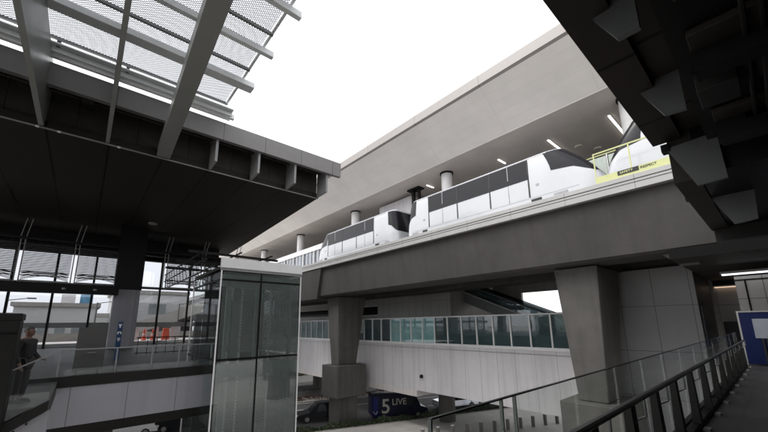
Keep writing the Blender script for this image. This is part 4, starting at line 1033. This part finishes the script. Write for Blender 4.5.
V = [P(0, 0, .95), P(0, 0, 1.12), P(0, .01, 1.3), P(0, 0, 1.42), P(0, 0, 1.5), P(.005, -.015, 1.58), P(.005, -.02, 1.67),
     P(.1, 0, .9), P(.11, -.02, .5), P(.11, .02, .09), P(.12, -.12, .04),
     P(-.1, 0, .9), P(-.11, -.02, .5), P(-.11, .02, .09), P(-.12, -.12, .04),
     P(.19, 0, 1.4), P(.27, .02, 1.13), P(.22, -.17, .98), P(.2, -.24, .97),
     P(-.19, 0, 1.4), P(-.26, .02, 1.13), P(-.26, -.1, .9), P(-.26, -.14, .83)]
E_ = [(0, 1), (1, 2), (2, 3), (3, 4), (4, 5), (5, 6), (0, 7), (7, 8), (8, 9), (9, 10), (0, 11), (11, 12), (12, 13), (13, 14),
      (3, 15), (15, 16), (16, 17), (17, 18), (3, 19), (19, 20), (20, 21), (21, 22)]
Rr = [.13, .125, .15, .1, .055, .085, .085, .09, .062, .045, .04, .09, .062, .045, .04, .06, .045, .034, .03, .06, .045, .034, .03]
body = skin_mesh('body', V, E_, Rr, 'skin', pe)
# fingers and face features grown onto the body's surface
fg = MB()
for (bx, by, bz, dx, dy, dz) in ((.2, -.24, .97, 0, -1, -.25), (-.26, -.14, .83, 0, -.5, -1)):
    for k in range(4):
        o_ = (k - 1.5) * .019; ln = (.07, .08, .075, .06)[k]
        a = Vector(P(bx + o_, by + dy * .02, bz + dz * .02)); d = Vector((dx, dy, dz)).normalized()
        m1 = a + d * ln * .6; e1 = m1 + (d + Vector((0, 0, -.7))).normalized() * ln * .45
        fg.bar(a, m1, .017, n=8); fg.bar(m1, e1, .014, n=8)
    a = Vector(P(bx - .035, by, bz)); fg.bar(a, a + Vector((-.015, dy * .04, dz * .04 - .01)), .019, n=8)
fg.build('fingers', 'skin', pe, smooth=True)
hd = Vector(P(.005, -.02, 1.63))
bm = bmesh.new(); bmesh.ops.create_uvsphere(bm, u_segments=24, v_segments=16, radius=1)
for v in bm.verts:
    x, y, z = v.co
    v.co = Vector((x * .078 * (1 - .12 * max(0, -z)), y * .098 + (-.012 if z < -.2 else 0), z * .12))
    if y < -.75 and abs(x) < .22 and -.35 < z < .12: v.co.y -= .022 * (1 - abs(x) / .22)     # nose
    if y < -.7 and abs(z - .12) < .12 and .25 < abs(x) < .55: v.co.y += .008                    # eye sockets
    if y < -.7 and abs(z + .5) < .08 and abs(x) < .35: v.co.y -= .006                           # lips
me = D.meshes.new('face'); bm.to_mesh(me); bm.free(); me.transform(Matrix.Translation(hd - Vector((PX, PY, PZ)))); me.materials.append(M['skin'])
for p in me.polygons: p.use_smooth = True
fo = D.objects.new('face', me); COL.objects.link(fo); fo.parent = pe
ey = MB()
for s in (-1, 1): ey.cyl(hd.x + s * .03, hd.y - .088, hd.z + .008, hd.z + .02, .009, n=10)
ey.build('eyes', 'black', fo)
er = MB()
for s in (-1, 1): er.box(hd.x + s * .083 - .008, hd.x + s * .083 + .008, hd.y - .02, hd.y + .02, hd.z - .03, hd.z + .03)
er.build('ears', 'skin', fo, .006)
bm = bmesh.new(); bmesh.ops.create_uvsphere(bm, u_segments=24, v_segments=16, radius=1)
bmesh.ops.delete(bm, geom=[v for v in bm.verts if v.co.z < -.1 + .55 * max(0, -v.co.y) or (v.co.y < -.45 and v.co.z < .55)], context='VERTS')
for v in bm.verts: v.co = Vector((v.co.x * .09, v.co.y * .11 + .006, v.co.z * .132 + random.uniform(-.003, .003)))
me = D.meshes.new('hair'); bm.to_mesh(me); bm.free(); me.transform(Matrix.Translation(hd - Vector((PX, PY, PZ)))); me.materials.append(M['hair'])
ho = D.objects.new('hair', me); COL.objects.link(ho); ho.parent = pe; sd_ = ho.modifiers.new('s', 'SOLIDIFY'); sd_.thickness = .02
J = [0, 1, 2, 3, 15, 16, 17, 19, 20, 21]; mp_ = {a: i for i, a in enumerate(J)}
skin_mesh('jacket', [V[i] for i in J] + [P(0, .005, 1.46)], [(mp_[a], mp_[b_]) for a, b_ in E_ if a in mp_ and b_ in mp_] + [(3, 10)],
          [.175, .16, .178, .13, .085, .066, .05, .085, .066, .05, .085], 'jacket', pe)
T = [0, 7, 8, 9, 11, 12, 13]; mp_ = {a: i for i, a in enumerate(T)}
skin_mesh('trousers', [V[i] for i in T], [(mp_[a], mp_[b_]) for a, b_ in E_ if a in mp_ and b_ in mp_], [.15, .11, .08, .068, .11, .08, .068], 'trousers', pe)
for s in (-1, 1):
    MB().hexa([P(s * .115 - .05, -.2, 0), P(s * .115 + .05, -.2, 0), P(s * .115 + .05, .08, 0), P(s * .115 - .05, .08, 0)],
              [P(s * .115 - .035, -.15, .07), P(s * .115 + .035, -.15, .07), P(s * .115 + .045, .07, .12), P(s * .115 - .045, .07, .12)]).build('shoe', 'black', pe, .01)

pe.rotation_euler = (0, 0, R(60))

# ------------------------------------------------------------------ world, sun, camera
w = D.worlds.new('World'); sc.world = w; w.use_nodes = True
nt = w.node_tree; bg = nt.nodes['Background']
sky = nt.nodes.new('ShaderNodeTexSky'); sky.sky_type = 'NISHITA'; sky.sun_disc = False
SE, SR = R(52), R(300)
sky.sun_elevation = SE; sky.sun_rotation = SR; sky.air_density = 1.2; sky.dust_density = 6.0; sky.ozone_density = 1.0
hsv = nt.nodes.new('ShaderNodeHueSaturation'); hsv.inputs['Saturation'].default_value = 0.12
mixn = nt.nodes.new('ShaderNodeMix'); mixn.data_type = 'RGBA'; mixn.inputs['Factor'].default_value = 0.6
mixn.inputs['B'].default_value = (8.6, 8.7, 9.0, 1)         # even overcast layer over the clear-sky gradient
nt.links.new(sky.outputs[0], hsv.inputs['Color']); nt.links.new(hsv.outputs[0], mixn.inputs['A'])
nt.links.new(mixn.outputs['Result'], bg.inputs['Color']); bg.inputs['Strength'].default_value = 0.13
sl = D.lights.new('sun', 'SUN'); sl.energy = 0.6; sl.angle = R(25); sl.color = (1, 0.97, 0.93)
so = D.objects.new('sun', sl); COL.objects.link(so)
# sun_rotation is measured clockwise from +Y: direction to the sun
sdv = Vector((math.sin(SR) * math.cos(SE), math.cos(SR) * math.cos(SE), math.sin(SE)))
so.rotation_euler = sdv.to_track_quat('Z', 'Y').to_euler()

P_, YAW, ROLL = R(11.3), R(41.2), R(0.75)
fw = Vector((math.sin(YAW) * math.cos(P_), math.cos(YAW) * math.cos(P_), math.sin(P_)))
rt = Vector((math.cos(YAW), -math.sin(YAW), 0)); up = rt.cross(fw)
rt2 = rt * math.cos(ROLL) - up * math.sin(ROLL); up2 = up * math.cos(ROLL) + rt * math.sin(ROLL)
cd = D.cameras.new('camera'); cam = D.objects.new('camera', cd); COL.objects.link(cam)
mtx = Matrix((rt2, up2, -fw)).transposed().to_4x4(); mtx.translation = (0, 0, 9.6)
cam.matrix_world = mtx
cd.sensor_width = 36; cd.lens = 36 * 341.3 / 768; cd.shift_y = 40 / 768; cd.clip_start = 0.05; cd.clip_end = 4000
sc.camera = cam
sc.render.engine = 'CYCLES'
sc.cycles.use_denoising = True
sc.cycles.max_bounces = 10; sc.cycles.diffuse_bounces = 5; sc.cycles.transparent_max_bounces = 32
sc.cycles.sample_clamp_indirect = 8
sc.view_settings.view_transform = 'Standard'; sc.view_settings.look = 'None'; sc.view_settings.exposure = 1.05; sc.view_settings.gamma = 1
